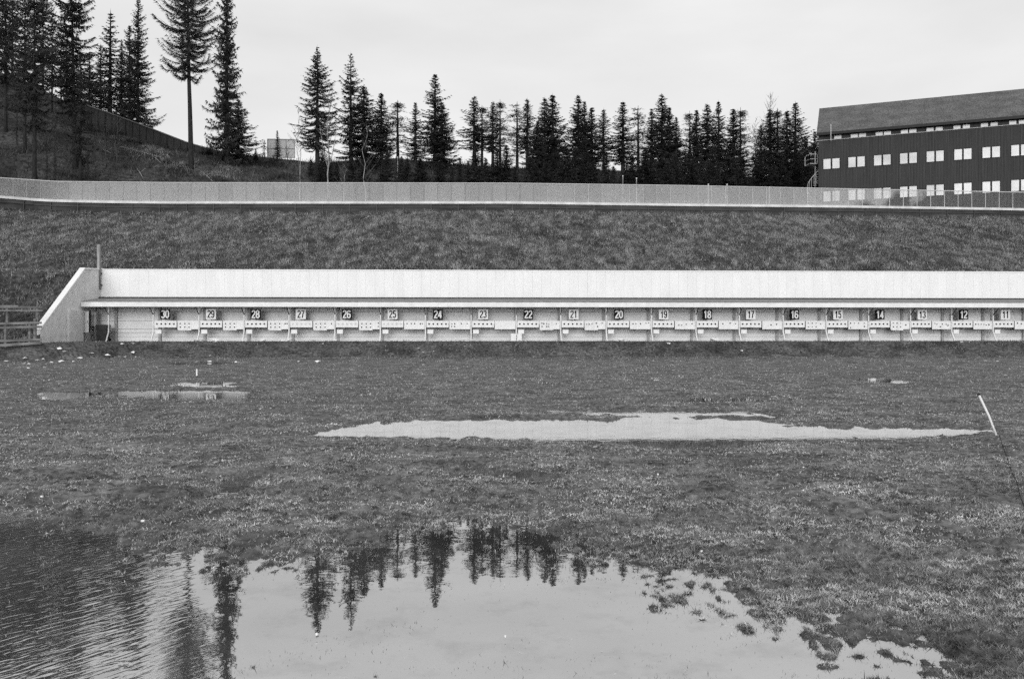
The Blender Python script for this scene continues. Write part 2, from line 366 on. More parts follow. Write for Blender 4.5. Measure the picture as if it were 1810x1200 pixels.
S = np.concatenate([-s_out[::-1], s_in, s_out])
X = wid[:, None]*S[None, :]; Y = np.repeat(rows[:, None], len(S), 1)
Z = field_z(X, Y)
fo = tag(grid_mesh('field', np.stack([X, Y, Z], 2), M['ground']), kind='structure'); fo.data.materials.append(M['earth'])
dd_ = ((Y0+K*X)-Y-4.5*sstep(-20.5, -24.2, X)+4.0*(fbm(X*.3, Y*.5, 4)-.5))[:-1, :-1]
fo.data.polygons.foreach_set('material_index', (dd_ < 5.2).astype(np.int32).ravel())
b = MB(); b.v = [(-1500,-1500,-1.2),(1500,-1500,-1.2),(1500,1500,-1.2),(-1500,1500,-1.2)]; b.f = [(0,1,2,3)]
tag(b.build('ground', M['hillsoil']), kind='structure')
b = MB(); b.v = [(-34,2.0,0),(34,2.0,0),(34,45.5,0),(-34,45.5,0)]; b.f = [(0,1,2,3)]
tag(b.build('water', M['water']), kind='structure')

# ------------------------------------------------------------------ hillside (bank, track bed, forest slope) as one terrain sheet
RAILP = ([-700,-300,0,60,100,200,300,900,1200,1500,1810,2400], [308,333,349,354,356,358,359,359,363,366,371,379])
BASEP = ([-700,-300,0,200,600,900,1200,1450,1810,2400], [330,353,369,376,376,374,377,382,385,392])
ZR = 11.7
def Dt(px): return (ZR-CH)*F/(HY-np.interp(px, *RAILP))
def zs_(px): return (HY-np.interp(px, *BASEP))/F*(Dt(px)-.5)+CH
SKY = ([-700,0,60,110,142,184,250,335,380,440,500,560,650,700,800,900,1100,1300,1450,2400],
       [-60,128,152,176,203,218,238,260,268,276,281,288,282,280,290,297,302,312,316,316],
       [120,105,104,103,102,101,100,99,99,102,104,106,112,112,115,115,115,115,115,115])
def wing_top_z(v): return np.interp(v, [0, 2.0, 6.7], [5.19, 5.05, 1.60])
def hill(px, D, bumps=True):
    px = np.asarray(px, float); D = np.asarray(D, float); px, D = np.broadcast_arrays(px, D)
    dt = Dt(px); zb = zs_(px); sp = np.interp(px, SKY[0], SKY[1]); ds = np.interp(px, SKY[0], SKY[2]); zsk = (HY-sp)/F*ds+CH
    z = np.empty(px.shape)
    yw = Y0/(1-K*(px-CX)/F)+.2; t = np.clip((D-yw)/(dt-.5-yw), 0, 1)
    emb = 5.05+(zb-5.05)*(t**.93)
    low = np.interp(D, [41.2, 42.3, 47, 50], [.72, 1.30, 4.9, 5.05])
    z = np.where((D < 50) & (px < 178), np.where(D < 47, low, np.minimum(emb, low+np.maximum(emb-5.05, 0))), emb)
    z = np.where(D > dt-.45, zb+(11.35-zb)*np.clip((D-dt+.45)/.8, 0, 1), z)
    d1 = dt+7.5; t = np.clip((D-d1)/(ds-d1), 0, 1)
    left = np.clip((900-px)/600, 0, 1); e = 1.0+.25*(1-left)
    z = np.where(D > d1, 11.35+(zsk-11.35)*t**e, z)
    z = np.where(D > ds, zsk-(D-ds)*.06, z)
    if bumps:
        x = (px-CX)/F*D
        a = np.where(D < dt-1, .55*np.clip((D-np.where(px < 178, 43, yw+.3))/3, 0, 1)*np.clip((dt-1-D)/3, 0, 1), np.where(D > dt+8, 1.1*np.clip((D-dt-8)/5, 0, 1)*np.clip((ds-D)/10, .12, 1), 0))
        z = z+a*(fbm(x*.35, D*.35, 4)-.5)
    return z
def wallY(px):
    px = np.asarray(px, float)
    yw = np.array([wpos(p, -.25)[1] for p in px])
    yc = 49.1*669/(847-np.minimum(px, 178.))
    return np.where(px < 72, 41.6, np.where(px < 178, yc+.25, yw))
cols = np.concatenate([np.arange(-700, 60, 14), np.arange(60, 190, 3), np.arange(190, 1830, 7), np.arange(1830, 2400, 16)]).astype(float)
d0 = wallY(cols); dt = Dt(cols); ds = np.interp(cols, SKY[0], SKY[2])
seg = [d0-.03]
for t in np.linspace(0, 1, 70): seg.append(d0+(dt-.5-d0)*t)
for a in (.35, 7.5): seg.append(dt+a)
for t in np.linspace(0, 1, 90)[1:]: seg.append(dt+7.5+(ds-dt-7.5)*t)
for a in (3, 10, 30, 80, 200, 500): seg.append(ds+a)
Dg = np.stack(seg, 0); Pg = np.repeat(cols[None], len(seg), 0)
Zg = hill(Pg, Dg)
Zg[0] = np.where((cols > 70) & (cols < 178), 0, np.where(cols < 72, Zg[0]-.3, np.minimum(Zg[0], 4.6)))
inw = (Pg >= 72) & (Pg <= 178) & (Dg < 49.3)
vv = (49.1-Dg)*1.0
Zg = np.where(inw & (Dg-d0[None] < .4), np.minimum(Zg, wing_top_z(vv)-.12), Zg)
tag(grid_mesh('hillside', np.stack([(Pg-CX)/F*Dg, Dg, Zg], 2), M['soil']), kind='structure')
ob = bpy.data.objects['hillside']; ob.data.materials.append(M['hillsoil'])
mi_ = np.zeros((len(seg)-1, len(cols)-1), np.int32); mi_[73:] = 1
ob.data.polygons.foreach_set('material_index', mi_.ravel())
# track surface
tp = np.arange(-700, 2400, 50.)
Pt = np.stack([np.stack([(tp-CX)/F*(Dt(tp)+a), Dt(tp)+a, np.full(len(tp), 11.37+.02*(a > 3))], 1) for a in (.5, 6.5)], 0)
tag(grid_mesh('roller_ski_track', Pt, M['asphalt']), kind='structure')

# ------------------------------------------------------------------ grasses (beyond counting: stuff)
def blades(P, h, w, lean, seg2=False):
    n = len(P); a = rng.random(n)*2*np.pi; la = rng.random(n)*2*np.pi
    side = np.stack([np.cos(a), np.sin(a), np.zeros(n)], 1)*(w/2)[:, None]
    ln = lean*rng.random(n)**(.28 if lean > .94 else .5)
    tip = np.stack([np.cos(la)*ln*h, np.sin(la)*ln*h, h*np.sqrt(np.maximum(.08, 1-ln*ln))], 1)
    return np.stack([P-side, P+side, P+tip], 1)
def near_grass():
    n = 520000
    py = HY+12+(1230-HY-12)*rng.random(n)**.80; px = -160+2130*rng.random(n)
    Yv = CH*F/(py-HY); ok = Yv < 48.3; px = px[ok]; Yv = Yv[ok]; Xv = (px-CX)/F*Yv
    cl = fbm(Xv*2.6+9, Yv*2.6, 3); keep = rng.random(len(Xv)) < sstep(.30, .60, cl)*.8+.2
    Xv, Yv = Xv[keep], Yv[keep]; sc_ = .7+.6*rng.random(len(Xv))
    # tufts: short rosettes of flattened blades, their size growing with distance only through their number
    npx = 120000; py = HY+12+(1230-HY-12)*rng.random(npx)**.80; px = -160+2130*rng.random(npx); Yt = CH*F/(py-HY); ok = Yt < 48.3; px, Yt = px[ok], Yt[ok]; Xt = (px-CX)/F*Yt
    ct_ = fbm(Xt*1.7+30, Yt*1.7, 3); k_ = rng.random(len(Xt)) < sstep(.35, .6, ct_); Xt, Yt = Xt[k_], Yt[k_]
    m_ = 5; sz = np.repeat(.5+1.0*rng.random(len(Xt))**2, m_); Xt = np.repeat(Xt, m_); Yt = np.repeat(Yt, m_)
    sp = .010+.0022*Yt; Xt = Xt+rng.normal(0, 1, len(Xt))*sp*sz; Yt = Yt+rng.normal(0, 1, len(Xt))*sp*sz*1.5
    Xv = np.concatenate([Xv, Xt]); Yv = np.concatenate([Yv, Yt]); sc_ = np.concatenate([sc_, sz*1.25])
    z = field_z(Xv, Yv)
    ok = z > -.01-.06*rng.random(len(z))**9
    ok &= (z > -.004) | (rng.random(len(z)) < .8)
    Xv, Yv, z, sc_ = Xv[ok], Yv[ok], z[ok], sc_[ok]
    h = (.006+.020*rng.random(len(z)))*sc_*(1+Yv*.02); h = np.where(z < 0, h*.7, h)
    w = .0015+.0013*Yv*(.6+.8*rng.random(len(z)))
    V = blades(np.stack([Xv, Yv, np.maximum(z, -.006)-.003], 1), h, w, .96)
    nb = 70000; Xb = -36+74*rng.random(nb); Yb = (Y0+K*Xb)-1.9-(4.6+4.5*sstep(-20.5, -24.2, Xb))*rng.random(nb); zb = field_z(Xb, Yb)
    cb_ = fbm(Xb*1.2, Yb*1.2, 3); kb = (zb > .01) & (rng.random(nb) < sstep(.3, .6, cb_)*.8+.15); Xb, Yb, zb = Xb[kb], Yb[kb], zb[kb]
    VB = blades(np.stack([Xb, Yb, zb-.01], 1), .03+.09*rng.random(len(zb))**2, .02+.03*rng.random(len(zb)), .93)
    dd = (Y0+K*Xv)-Yv-4.5*sstep(-20.5, -24.2, Xv)+4.0*(fbm(Xv*.3, Yv*.5, 4)-.5); ft = dd < 5.2
    dl = (Y0+K*Xv)-Yv; pl = ~ft & (rng.random(len(dl)) < .75*sstep(.35, .5, fbm(Xv*.15+8, Yv*0+3, 3))) & ((np.abs(dl-11.3) < .45) | (np.abs(dl-5.9) < .22) | (np.abs(dl-17) < .3))
    tag(tri_mesh('pale_track_grass', V[pl], M['strawgrass']), kind='stuff', label='pale straw lines of old wheel tracks in front of the targets', cat='grass')
    a = tri_mesh('field_grass', V[~ft & ~pl], M['grass']); c = tri_mesh('bank_foot_grass', np.concatenate([V[ft], VB], 0), M['footgrass'])
    tag(c, kind='stuff', label='dark short grass on the low bank in front of the targets', cat='grass'); return a
tag(near_grass(), kind='stuff', label='short trampled winter grass covering the wet field', cat='grass')
def bank_pts(n):
    px = -150+2120*rng.random(n); t = rng.random(n)
    d0 = np.interp(px, cols, wallY(cols)); dt = Dt(px); D = d0+(dt-.55-d0)*t
    ok = ~((px > 60) & (px < 182) & (D-d0 < .5)); return px[ok], D[ok]
def bank_grass():
    px, D = bank_pts(240000); x = (px-CX)/F*D; cl = fbm(x*.55+40, D*.22, 4); keep = rng.random(len(x)) < sstep(.3, .6, cl)*.6+.35
    px, D, x, cl = px[keep], D[keep], x[keep], cl[keep]
    z = hill(px, D); h = (.06+.20*rng.random(len(x)))*(.6+.9*cl); w = .018+.03*rng.random(len(x))
    A_ = blades(np.stack([x, D, z-.02], 1), h, w, .9)
    px, D = bank_pts(22000); x = (px-CX)/F*D; cl = fbm(x*.35+4, D*.16, 4)+.25*fbm(x*1.5, D*.6, 2)-.12; keep = rng.random(len(x)) < sstep(.38, .66, cl)*.8+.15; px, D = px[keep], D[keep]
    sz = .5+.9*rng.random(len(px)); rep_ = 13; px = np.repeat(px, rep_); D = np.repeat(D, rep_); sz = np.repeat(sz, rep_); n = len(px)
    x = (px-CX)/F*D+rng.normal(0, .07, n)*sz; D = D+rng.normal(0, .07, n)*sz; z = hill((x/D)*F+CX, D)
    B_ = blades(np.stack([x, D, z-.03], 1), (.16+.26*rng.random(n))*sz, (.022+.022*rng.random(n)), .88)
    return tri_mesh('bank_grass', np.concatenate([A_, B_], 0), M['bankgrass'])
tag(bank_grass(), kind='stuff', label='long matted dead grass on the bank behind the range wall', cat='grass')
def scrub():
    n = 150000; px = -120+1650*rng.random(n); dt = Dt(px); ds = np.interp(px, SKY[0], SKY[2])
    D = dt+8+(ds-dt-6)*rng.random(n)
    x = (px-CX)/F*D; cl = fbm(x*.4+80, D*.4, 4); keep = rng.random(n) < sstep(.38, .62, cl)*.85+.12
    px, D, x, cl = px[keep], D[keep], x[keep], cl[keep]
    z = hill(px, D); h = (.15+.75*rng.random(len(x))**2)*(.4+1.2*cl); w = .04+.07*rng.random(len(x))
    return tri_mesh('undergrowth', blades(np.stack([x, D, z-.05], 1), h, w, .85), M['scrub'])
tag(scrub(), kind='stuff', label='dark low scrub and heather covering the wooded slope', cat='undergrowth')

def dry_grass():
    n = 9000; px = 195+230*rng.random(n); off = 4+np.abs(rng.normal(0, 9, n)); py = np.interp(px, [195,250,335,430],[240,252,276,300])+off
    ds = np.interp(px, SKY[0], SKY[2]); best = np.full(n, 1e9); D = ds.copy()
    for f_ in np.linspace(0, 1, 60):
        d_ = Dt(px)+8+(ds-Dt(px)-8)*f_; e_ = np.abs(HY-(hill(px, d_)-CH)/d_*F-py); q_ = e_ < best; best[q_] = e_[q_]; D[q_] = d_[q_]
    x = (px-CX)/F*D; k_ = rng.random(n) < sstep(.4, .6, fbm(x*.5+3, D*.5, 3)); x, D, px = x[k_], D[k_], px[k_]
    return tri_mesh('dry_grass', blades(np.stack([x, D, hill(px, D)], 1), .3+.3*rng.random(len(x)), np.full(len(x), .05), .8), M['bankgrass'])
tag(dry_grass(), kind='stuff', label='pale dry grass on the slope below the board fence', cat='grass')

# ------------------------------------------------------------------ range wall, wing wall, shelter
def wroot(name, u=0, v=0, z=0, **k):
    return empty(name, world(u, v, z), TH, **k)         # local x along the wall, local y away from the camera, z up
UE = U(2150)
rw = wroot('range_wall', label='long white boarded wall behind the numbered shooting targets', cat='wall')
b = MB(); x = UC; i = 0
while x < UE:
    w = .563; b.box(x+.002, min(x+w, UE)-.002, 0, .12, 3.2, 5.13); x += w; i += 1
b.build('upper_boarding', M['wall'], rw)
MB().box(UC, UE, .12, .30, .3, 5.12).build('wall_core', M['wing'], rw)
MB().box(UC-.02, UE, -.03, .33, 5.13, 5.19).build('coping', M['cap'], rw)
b = MB()
for z0, z1 in ((.80,1.12),(1.13,1.375),(1.39,1.575),(1.60,2.075),(2.09,2.62),(2.64,3.22)):
    b.box(UC+.02, UE, -.55, -.50, z0, z1)
b.build('backing_boards', M['timber'], rw)
MB().box(UC+.02, UE, -.49, -.03, .7, 3.2).build('backing_fill', M['timberdk'], rw)

ww = wroot('wing_wall', UC, 0, 0, label='pale sloping end wall with light capped edge beside the shelter', cat='wall')
prof = [(0,.5),(0,5.12),(-2.0,4.98),(-6.7,1.53),(-6.7,.5)]
MB().poly_prism([(0,y,z) for y,z in prof], (-.24,0,0)).build('wall', M['wing'], ww)
b = MB()
for (y0,z0),(y1,z1) in (((.33,5.15),(-2.0,5.01)),((-2.0,5.01),(-6.76,1.56))):
    b.poly_prism([(.03,y0,z0),(.03,y1,z1),(.03,y1,z1+.11),(.03,y0,z0+.10)], (-.31,0,0))
b.build('capping', M['cap'], ww)
MB().box(.003,.13,-4.05,-2.42,.7,2.66).build('pilaster', M['wing'], ww)
MB().box(-.28,.04,-6.83,-6.71,.7,1.50).build('end_board', M['board'], ww)

cn_ = wroot('shooting_shelter', label='long low lean-to roof over the targets on braced posts', cat='shelter')
us = UC+.02; e = 2.45
b = MB(); b.poly_prism([(us,-.02,3.41),(us,-e,3.13),(us,-e,3.18),(us,-.02,3.46)], (UE-us,0,0)); b.build('roof', M['roofing'], cn_)
MB().poly_prism([(us,-.05,3.44),(us,-.30,3.42),(us,-.30,3.50),(us,-.05,3.52)], (UE-us,0,0)).build('flashing', M['darkwood'], cn_)
b = MB(); x = us
while x < UE: b.box(x+.003, min(x+5.2, UE)-.003, -e-.035, -e-.002, 2.87, 3.135); x += 5.2
b.build('fascia', M['white'], cn_)
b = MB(); b.poly_prism([(us,-.56,3.32),(us,-e+.01,3.09),(us,-e+.01,3.12),(us,-.56,3.35)], (UE-us,0,0)); b.build('soffit', M['timber'], cn_)
POST = [192,271,352,431.5,511,592,672.5,752,832.6,912.5,991,1071.5,1151.6,1230,1306.6,1384,1460,1535,1609,1682,1755,1828,1900]
PV = 1.6
def shelter_post(u):
    b = MB(); b.bar((u,-PV,3.13),(u,-PV,1.42),.065); p = b.build('post', M['white'], cn_)
    MB().bar((u,-PV,1.43),(u,-PV-.33,.86),.06).build('splayed_foot', M['white'], p)
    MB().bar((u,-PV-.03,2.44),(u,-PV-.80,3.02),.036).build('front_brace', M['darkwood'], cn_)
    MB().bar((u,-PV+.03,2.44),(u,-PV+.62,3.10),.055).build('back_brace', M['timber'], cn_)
    MB().bar((u+.0,-.62,3.2),(u+.0,-.62,.8),.15,.10).build('back_post', M['backpost'], cn_)
for p in POST: shelter_post(U(p, PV))

# lanes ------------------------------------------------------------------
NUMS = list(range(30, 9, -1)); NX = [292,373,452,532,613,694,774,854,934,1014,1094,1173,1250,1327,1404,1481,1555,1630,1703,1777,1851]
def arc(cx, cy, rx, ry, a0, a1, n=14):
    return [(cx+rx*abs(math.cos(t))**.85*(1 if math.cos(t) > 0 else -1), cy+ry*abs(math.sin(t))**.85*(1 if math.sin(t) > 0 else -1)) for t in [R(a0+(a1-a0)*k/n) for k in range(n+1)]]
h_ = .11
DIG = {'0': [(arc(.5,.5,.5-h_,.5-h_/2,0,360,28)[:-1], True)],
 '1': [([(.22,.72),(.42,.80),(.56,.92)], False), ([(.60,1.0),(.60,0)], False)],
 '2': [(arc(.5,.72,.38,.225,170,-30)+[(.30,.27),(.14,.055),(.97,.055)], False)],
 '3': [(arc(.5,.735,.35,.21,165,-80), False), (arc(.5,.28,.39,.225,85,-165), False)],
 '4': [([(.72,0),(.72,1)], False), ([(.66,.90),(.10,.27),(1.0,.27)], False)],
 '5': [([(.92,.945),(.26,.945),(.20,.54)], False), (arc(.5,.33,.39,.275,125,-160), False)],
 '6': [(arc(.5,.305,.39,.25,0,360,24)[:-1], True), (arc(.52,.55,.41,.395,30,195), False)],
 '7': [([(.05,.945),(.92,.945),(.55,.5),(.40,0)], False)],
 '8': [(arc(.5,.275,.39,.22,0,360,24)[:-1], True), (arc(.5,.74,.34,.205,0,360,24)[:-1], True)],
 '9': [(arc(.5,.695,.39,.25,0,360,24)[:-1], True), (arc(.48,.45,.41,.395,-150,15), False)]}
def text_mesh(s, w, h, m, parent, y, hw=.037):
    b = MB(); cw = w/len(s)
    for k, ch in enumerate(s):
        for li, (pts, closed) in enumerate(DIG[ch]):
            P = [Vector((-w/2+k*cw+cw*(.06+.88*x), (z-.5)*h, 0)) for x, z in pts]; n = len(P); L = []; Rr = []
            for q in range(n):
                a = P[(q-1) % n] if closed or q else None; c = P[(q+1) % n] if closed or q < n-1 else None
                d0 = (P[q]-a).normalized() if a else None; d1 = (c-P[q]).normalized() if c else None
                d0 = d0 or d1; d1 = d1 or d0; t = (d0+d1).normalized(); nn = Vector((-t.y, t.x, 0)); mlt = min(1.6, 1/max(.3, nn.dot(Vector((-d0.y, d0.x, 0)))))
                L.append(P[q]+nn*hw*mlt); Rr.append(P[q]-nn*hw*mlt)
            i0 = len(b.v); yy = y-.004-li*.004
            for q in range(n):
                for p in (L[q], Rr[q]): b.v.append((p.x, yy, p.y)); b.v.append((p.x, y+.0005, p.y))
            for q in range(n if closed else n-1):
                a = i0+4*q; c = i0+4*((q+1) % n); b.f += [(a,a+2,c+2,c),(a+1,a,c,c+1),(a+2,a+3,c+3,c+2)]
            if not closed:
                for a in (i0, i0+4*(n-1)): b.f.append((a,a+1,a+3,a+2))
    return b.build('digits', m, parent)
def disc(r, y0, y1, n=14):
    b = MB(); b.tube([(0,y0,0),(0,y1,0)], r, n); return b
hole_me = disc(.052, -.012, -.002).build('target_disc', M['hole']); hme = hole_me.data; bpy.data.objects.remove(hole_me)
wh = disc(.062, -.012, -.002).build('target_disc', M['whitedisc']); wme = wh.data; bpy.data.objects.remove(wh)
bh = disc(.040, -.008, -.001, 8).build('bullet_mark', M['hole']); bme = bh.data; bpy.data.objects.remove(bh)
def put(me, name, parent, loc, sc_=1):
    o = bpy.data.objects.new(name, me); C.objects.link(o); o.parent = parent; o.location = loc; o.scale = (sc_,1,sc_); return o
G6 = [(5,5),(12.5,5),(20,5),(5,11.3),(12.5,11.3),(20,11.3)]
PAT = {30:G6, 29:G6, 28:G6+[(30,5),(33,5)], 27:G6+[(31,5)], 26:G6+[(33,4),(33,10)], 25:[(5,5),(12,5),(18,5),(28,5),(31.5,5)],
 24:[(4,5),(9,5),(4,10),(9,10),(20,5),(30,5)], 23:[], 22:[(4,4),(7,5),(12,5),(16,6),(4,10),(12,10),(16,10),(29,5)],
 21:[(4,6),(8,6),(13,5),(20,4),(30,4),(22,10)], 20:[(5,5),(10,5),(18,5),(27,4),(32,3.5)], 19:[(7,7.5),(12,7.5),(20,6),(30,5)],
 18:[(7,5),(20,4),(30,5)], 17:[(15,7),(25,6)], 16:[(5,4),(12,4),(19,4),(5,10.5),(12,10.5),(19,10.5),(27,5)],
 15:[(4,4),(11,4),(19,4),(29,4),(29,10),(4,12)], 14:[(5,4),(12,4),(19,4),(5,10.5),(12,10.5),(19,10.5),(28,7)],
 13:[(5,4.5),(9,5.5),(19,5.5),(26,6),(30,8),(15,10.5)], 12:[(4,6),(9,6),(14.5,6),(20,6),(24,7),(29,6.5)], 11:[(5,4),(12,5),(22,6)], 10:G6}
PX = .0334      # metres per photo pixel at the target line
for i, num in enumerate(NUMS):
    u0 = U(POST[i+1], PV); u1 = U(POST[i+2], PV)
    # number board
    cu_ = U(NX[i], PV); even = num % 2 == 0
    r = wroot('number_board', cu_, PV, 2.465, label='%s square board with %s number %d above the targets' % (('black','white',num) if even else ('white','black',num)), cat='number board', group='lane number boards')
    MB().box(-.285,.285,-.02,.02,-.29,.29).build('panel', M['black'] if even else M['targetwhite'], r)
    MB().box(-.02,.02,.021,.05,-.40,.62).build('hanger', M['timberdk'], r)
    text_mesh(str(num), .47 if even else .42, .45 if even else .42, M['targetwhite'] if even else M['black'], r, -.022, .037 if even else .031)
    MB().box(-.28,.28,0,.03,-.26,.24).build('grey_square', M['patch'], wroot('grey_patch', cu_, .60, 2.28, label='plain grey square patch on the back boards behind number %d' % num, cat='patch', group='patches behind the numbers'))  # plain grey square set on the back boards behind each number
    # five-disc target
    r = wroot('target_box', u0+.06, PV, 2.08, label='white target plate with five %s discs under number %d' % ('pale' if num in (27,26,25) else 'black', num), cat='target', group='five-disc targets')
    w1 = min(1.31, (u1-u0)*.485)
    MB().box(0.01,w1-.01,.012,.30,-.37,-.01).build('housing', M['box'], r)
    MB().box(0,w1,-.0,.012,-.385,0).build('plate', M['targetwhite'], r)
    for k in range(5): put(wme if num in (27,26,25) else hme, 'target_disc', r, (w1*(.5+(k-2)*.19), 0, -.185))
    MB().box(w1*.5-.1,w1*.5+.06,.05,.12,-.46,-.39).build('reset_lever', M['box'], r)
    # paper target box
    x0 = u0+.06+w1+.05; w2 = u1-x0-.05
    r = wroot('paper_target_board', x0, PV, 2.08, label='white board %s beside the five-disc target of lane %d' % ('without holes' if not PAT[num] else 'with paper target and black spots', num), cat='target board', group='paper target boards')
    MB().box(0.01,w2-.01,.012,.22,-.50,-.01).build('housing', M['box'], r)
    MB().box(0,w2,0,.012,-.495,0).build('plate', M['targetwhite'], r)
    if PAT[num][:3] and num >= 26 or num in (22, 21, 14):
        tl = random.uniform(-.03,.03)
        MB().poly_prism([(-.01,-.004,-.02),(.80,-.004,-.02+tl),(.80+tl,-.004,-.55+tl),(.02-tl,-.004,-.55)], (0,-.003,0)).build('paper_sheet', M['paper'], r)
    for (a, c) in PAT[num]: put(bme, 'bullet_mark', r, (a/38*w2*1.08+random.uniform(-.01,.01), -.008, -c*PX), random.uniform(.75,1.15) if num < 26 else 1)
    # small white box below
    r = wroot('control_box', u0+.12, PV, 1.57, label='small white box hanging below the target of lane %d' % num, cat='box', group='small boxes below the targets')
    MB().box(0,.34,0,.14,-.245,0).build('case', M['targetwhite'], r)
    MB().box(-.006,.346,-.01,.15,-.03,.006).build('lid', M['board'], r)
    MB().bar((.17,.07,.006),(.17,.07,.13),.03).build('hanger', M['dmetal'], r)

# items at the left end of the shelter
def wbox_thing(name, px0, px1, v, z0, z1, dep, m, **k):
    a, c = U(px0, v), U(px1, v); r = wroot(name, a, v, z0, **k)
    return r, c-a, z1-z0
r, w, h = wbox_thing('cabinet', 143.5, 157, 2.15, 1.40, 2.62, .3, None, label='tall white cabinet at the left end of the shelter', cat='cabinet')
MB().box(0,w,0,.22,0,h).build('case', M['box'], r); MB().box(.0,w,-.02,-.002,0,h).build('door', M['board'], r)
MB().bar((.25,.1,0),(-.0,.05,-.53),.07,.05).build('leg', M['timberdk'], r); MB().bar((.33,.1,0),(.10,.05,-.53),.07,.05).build('leg', M['timberdk'], r)
MB().box(w*.8,w*.86,-.035,-.021,h*.45,h*.55).build('handle', M['dmetal'], r)
r, w, h = wbox_thing('cabinet', 160.5, 169, 1.35, 1.75, 2.60, .3, None, label='narrower white cabinet beside the black bin', cat='cabinet')
MB().box(0,w,0,.2,0,h).build('case', M['board'], r); MB().box(.01,w-.01,-.02,-.002,.01,h-.01).build('door', M['board'], r)
MB().box(.0,.08,.2,.27,-.85,h).build('bracket', M['timberdk'], r)
u = U(182.5, 1.55); r = wroot('waste_bin', u, 1.55, BASE-.02, label='black lidded bin standing under the left end of the shelter', cat='bin')
b = MB(); v0 = [(-.24,-.26),(.24,-.26),(.24,.26),(-.24,.26)]
b.v = [(x,y,.0) for x,y in v0]+[(x*1.2,y*1.2,.9) for x,y in v0]; b.f = [(0,3,2,1),(4,5,6,7)]+[(k,(k+1)%4,4+(k+1)%4,4+k) for k in range(4)]
b.build('body', M['bin'], r)
b = MB().box(-.31,.31,-.33,.33,.902,.95); b.box(-.27,.27,-.29,.29,.951,.985); b.build('lid', M['bin'], r)
MB().bar((-.2,.36,.88),(.2,.36,.88),.04).build('handle', M['bin'], r)
for s in (-1, 1): MB().tube([(s*.22,.3,.09),(s*.28,.3,.09)], .09, 10).build('wheel', M['black'], r)
# post standing against the wall above the roof
u = U(175, .15); r = wroot('flag_post', u, .16, 0, label='weathered vertical post rising above the left end of the white wall', cat='post')
MB().tube([(0,0,3.95),(0,0,5.1),(0,0,6.63)], .105, 12).build('pole', M['pipe'], r, True)
for z in (4.2, 4.9): MB().box(-.14,.14,-.02,.155,z,z+.05).build('bracket', M['dmetal'], r)
# two white boxes at the foot of lane 22
for px0, px1, lab in ((903,912.6,'left of two white blocks on the ground between lanes 23 and 22'),(914,922.3,'right of two white blocks on the ground between lanes 23 and 22')):
    r, w, h = wbox_thing('white_block', px0, px1, 2.1, BASE-.02, 1.33, .3, None, label=lab, cat='block', group='white blocks at the shelter foot')
    MB().box(0,w,0,.30,0,h-.02).build('body', M['paper'], r); MB().box(.005,w-.005,.004,.296,h-.018,h).build('lid', M['board'], r)

# ------------------------------------------------------------------ railing left of the wing wall
def rail_fence(D, x0, x1, rails, posts, label):
    r = empty('wooden_railing', P3(x0, HY, D)*1.0, 0, label=label, cat='railing'); o = r.location.copy()
    for (pa, ya, pb, yb, th) in rails:
        A = P3(pa, ya, D)-o; B = P3(pb, yb, D)-o; MB().bar(A, B, .08, th).build('rail', M['rail'], r)
    for (px, ya, yb) in posts:
        A = P3(px, ya, D+.09)-o; B = P3(px, yb, D+.09)-o; MB().bar(A, B, .11).build('post', M['rail'], r)
rail_fence(41.15, -160, 73, [(-160,575,73,570.5,.11),(-160,582,73,577.5,.11),(-160,608,73,600,.12),(-160,620,73,606,.14)], [(10,570,614),(53,571,606),(62,563,606),(-60,570,616),(-120,570,618)], 'near weathered railing with paired rails left of the end wall')
rail_fence(41.7, -160, 76, [(-160,541,33,541,.09),(-160,545,76,543,.06),(-160,549,76,549,.06)], [(13,541,572),(66,541,574),(-70,541,574)], 'higher thin railing behind the paired rails at far left')

# ------------------------------------------------------------------ track edge wall and the clear fence on it
tw = empty('track_wall', P3(905, 359, 66), 0, label='dark low retaining wall with white coping along the track', cat='wall'); o0 = tw.location.copy()
def track_pt(px, off, z): D = float(Dt(px))-off; return Vector(((px-CX)/F*D, D, z))
pxs = list(np.arange(-420, 2300, 30.))
def ribbon(name, off0, off1, z0f, z1f, m, parent):
    V = []; Fc = []
    for k, p in enumerate(pxs):
        for (of, zf) in ((off0,z0f),(off0,z1f),(off1,z1f),(off1,z0f)): V.append(tuple(track_pt(p, of, zf(p))-o0))
        if k:
            a = 4*(k-1); c = 4*k
            for j in range(4): Fc.append((a+j, a+(j+1)%4, c+(j+1)%4, c+j))
    b = MB(); b.v = V; b.f = Fc; return b.build(name, m, parent)
ribbon('wall', .42, .0, lambda p: float(zs_(p))-.5, lambda p: 11.56, M['concrete'], tw)
ribbon('coping', .50, -.06, lambda p: 11.565, lambda p: 11.76, M['conlight'], tw)
ribbon('pipe', .50, .44, lambda p: 11.24, lambda p: 11.29, M['dmetal'], tw)
for p in np.arange(-150, 1990, 48.):
    A = track_pt(p, .47, float(zs_(p))-.3)-o0; B = track_pt(p, .47, 11.55)-o0
    MB().bar(A, B, .07).build('stanchion', M['dmetal'], tw)
cf = empty('clear_panel_fence', P3(905, 359, 66), 0, label='long clear panelled fence with pale posts along the track edge', cat='fence')
fpx = list(np.arange(-170, 2000, 24.2))
ztop = lambda p: float(np.interp(p, [-300,0,100,300,900,1200,1450,1810,2300], [300,315.5,322,324,325,329,334,341,350]))
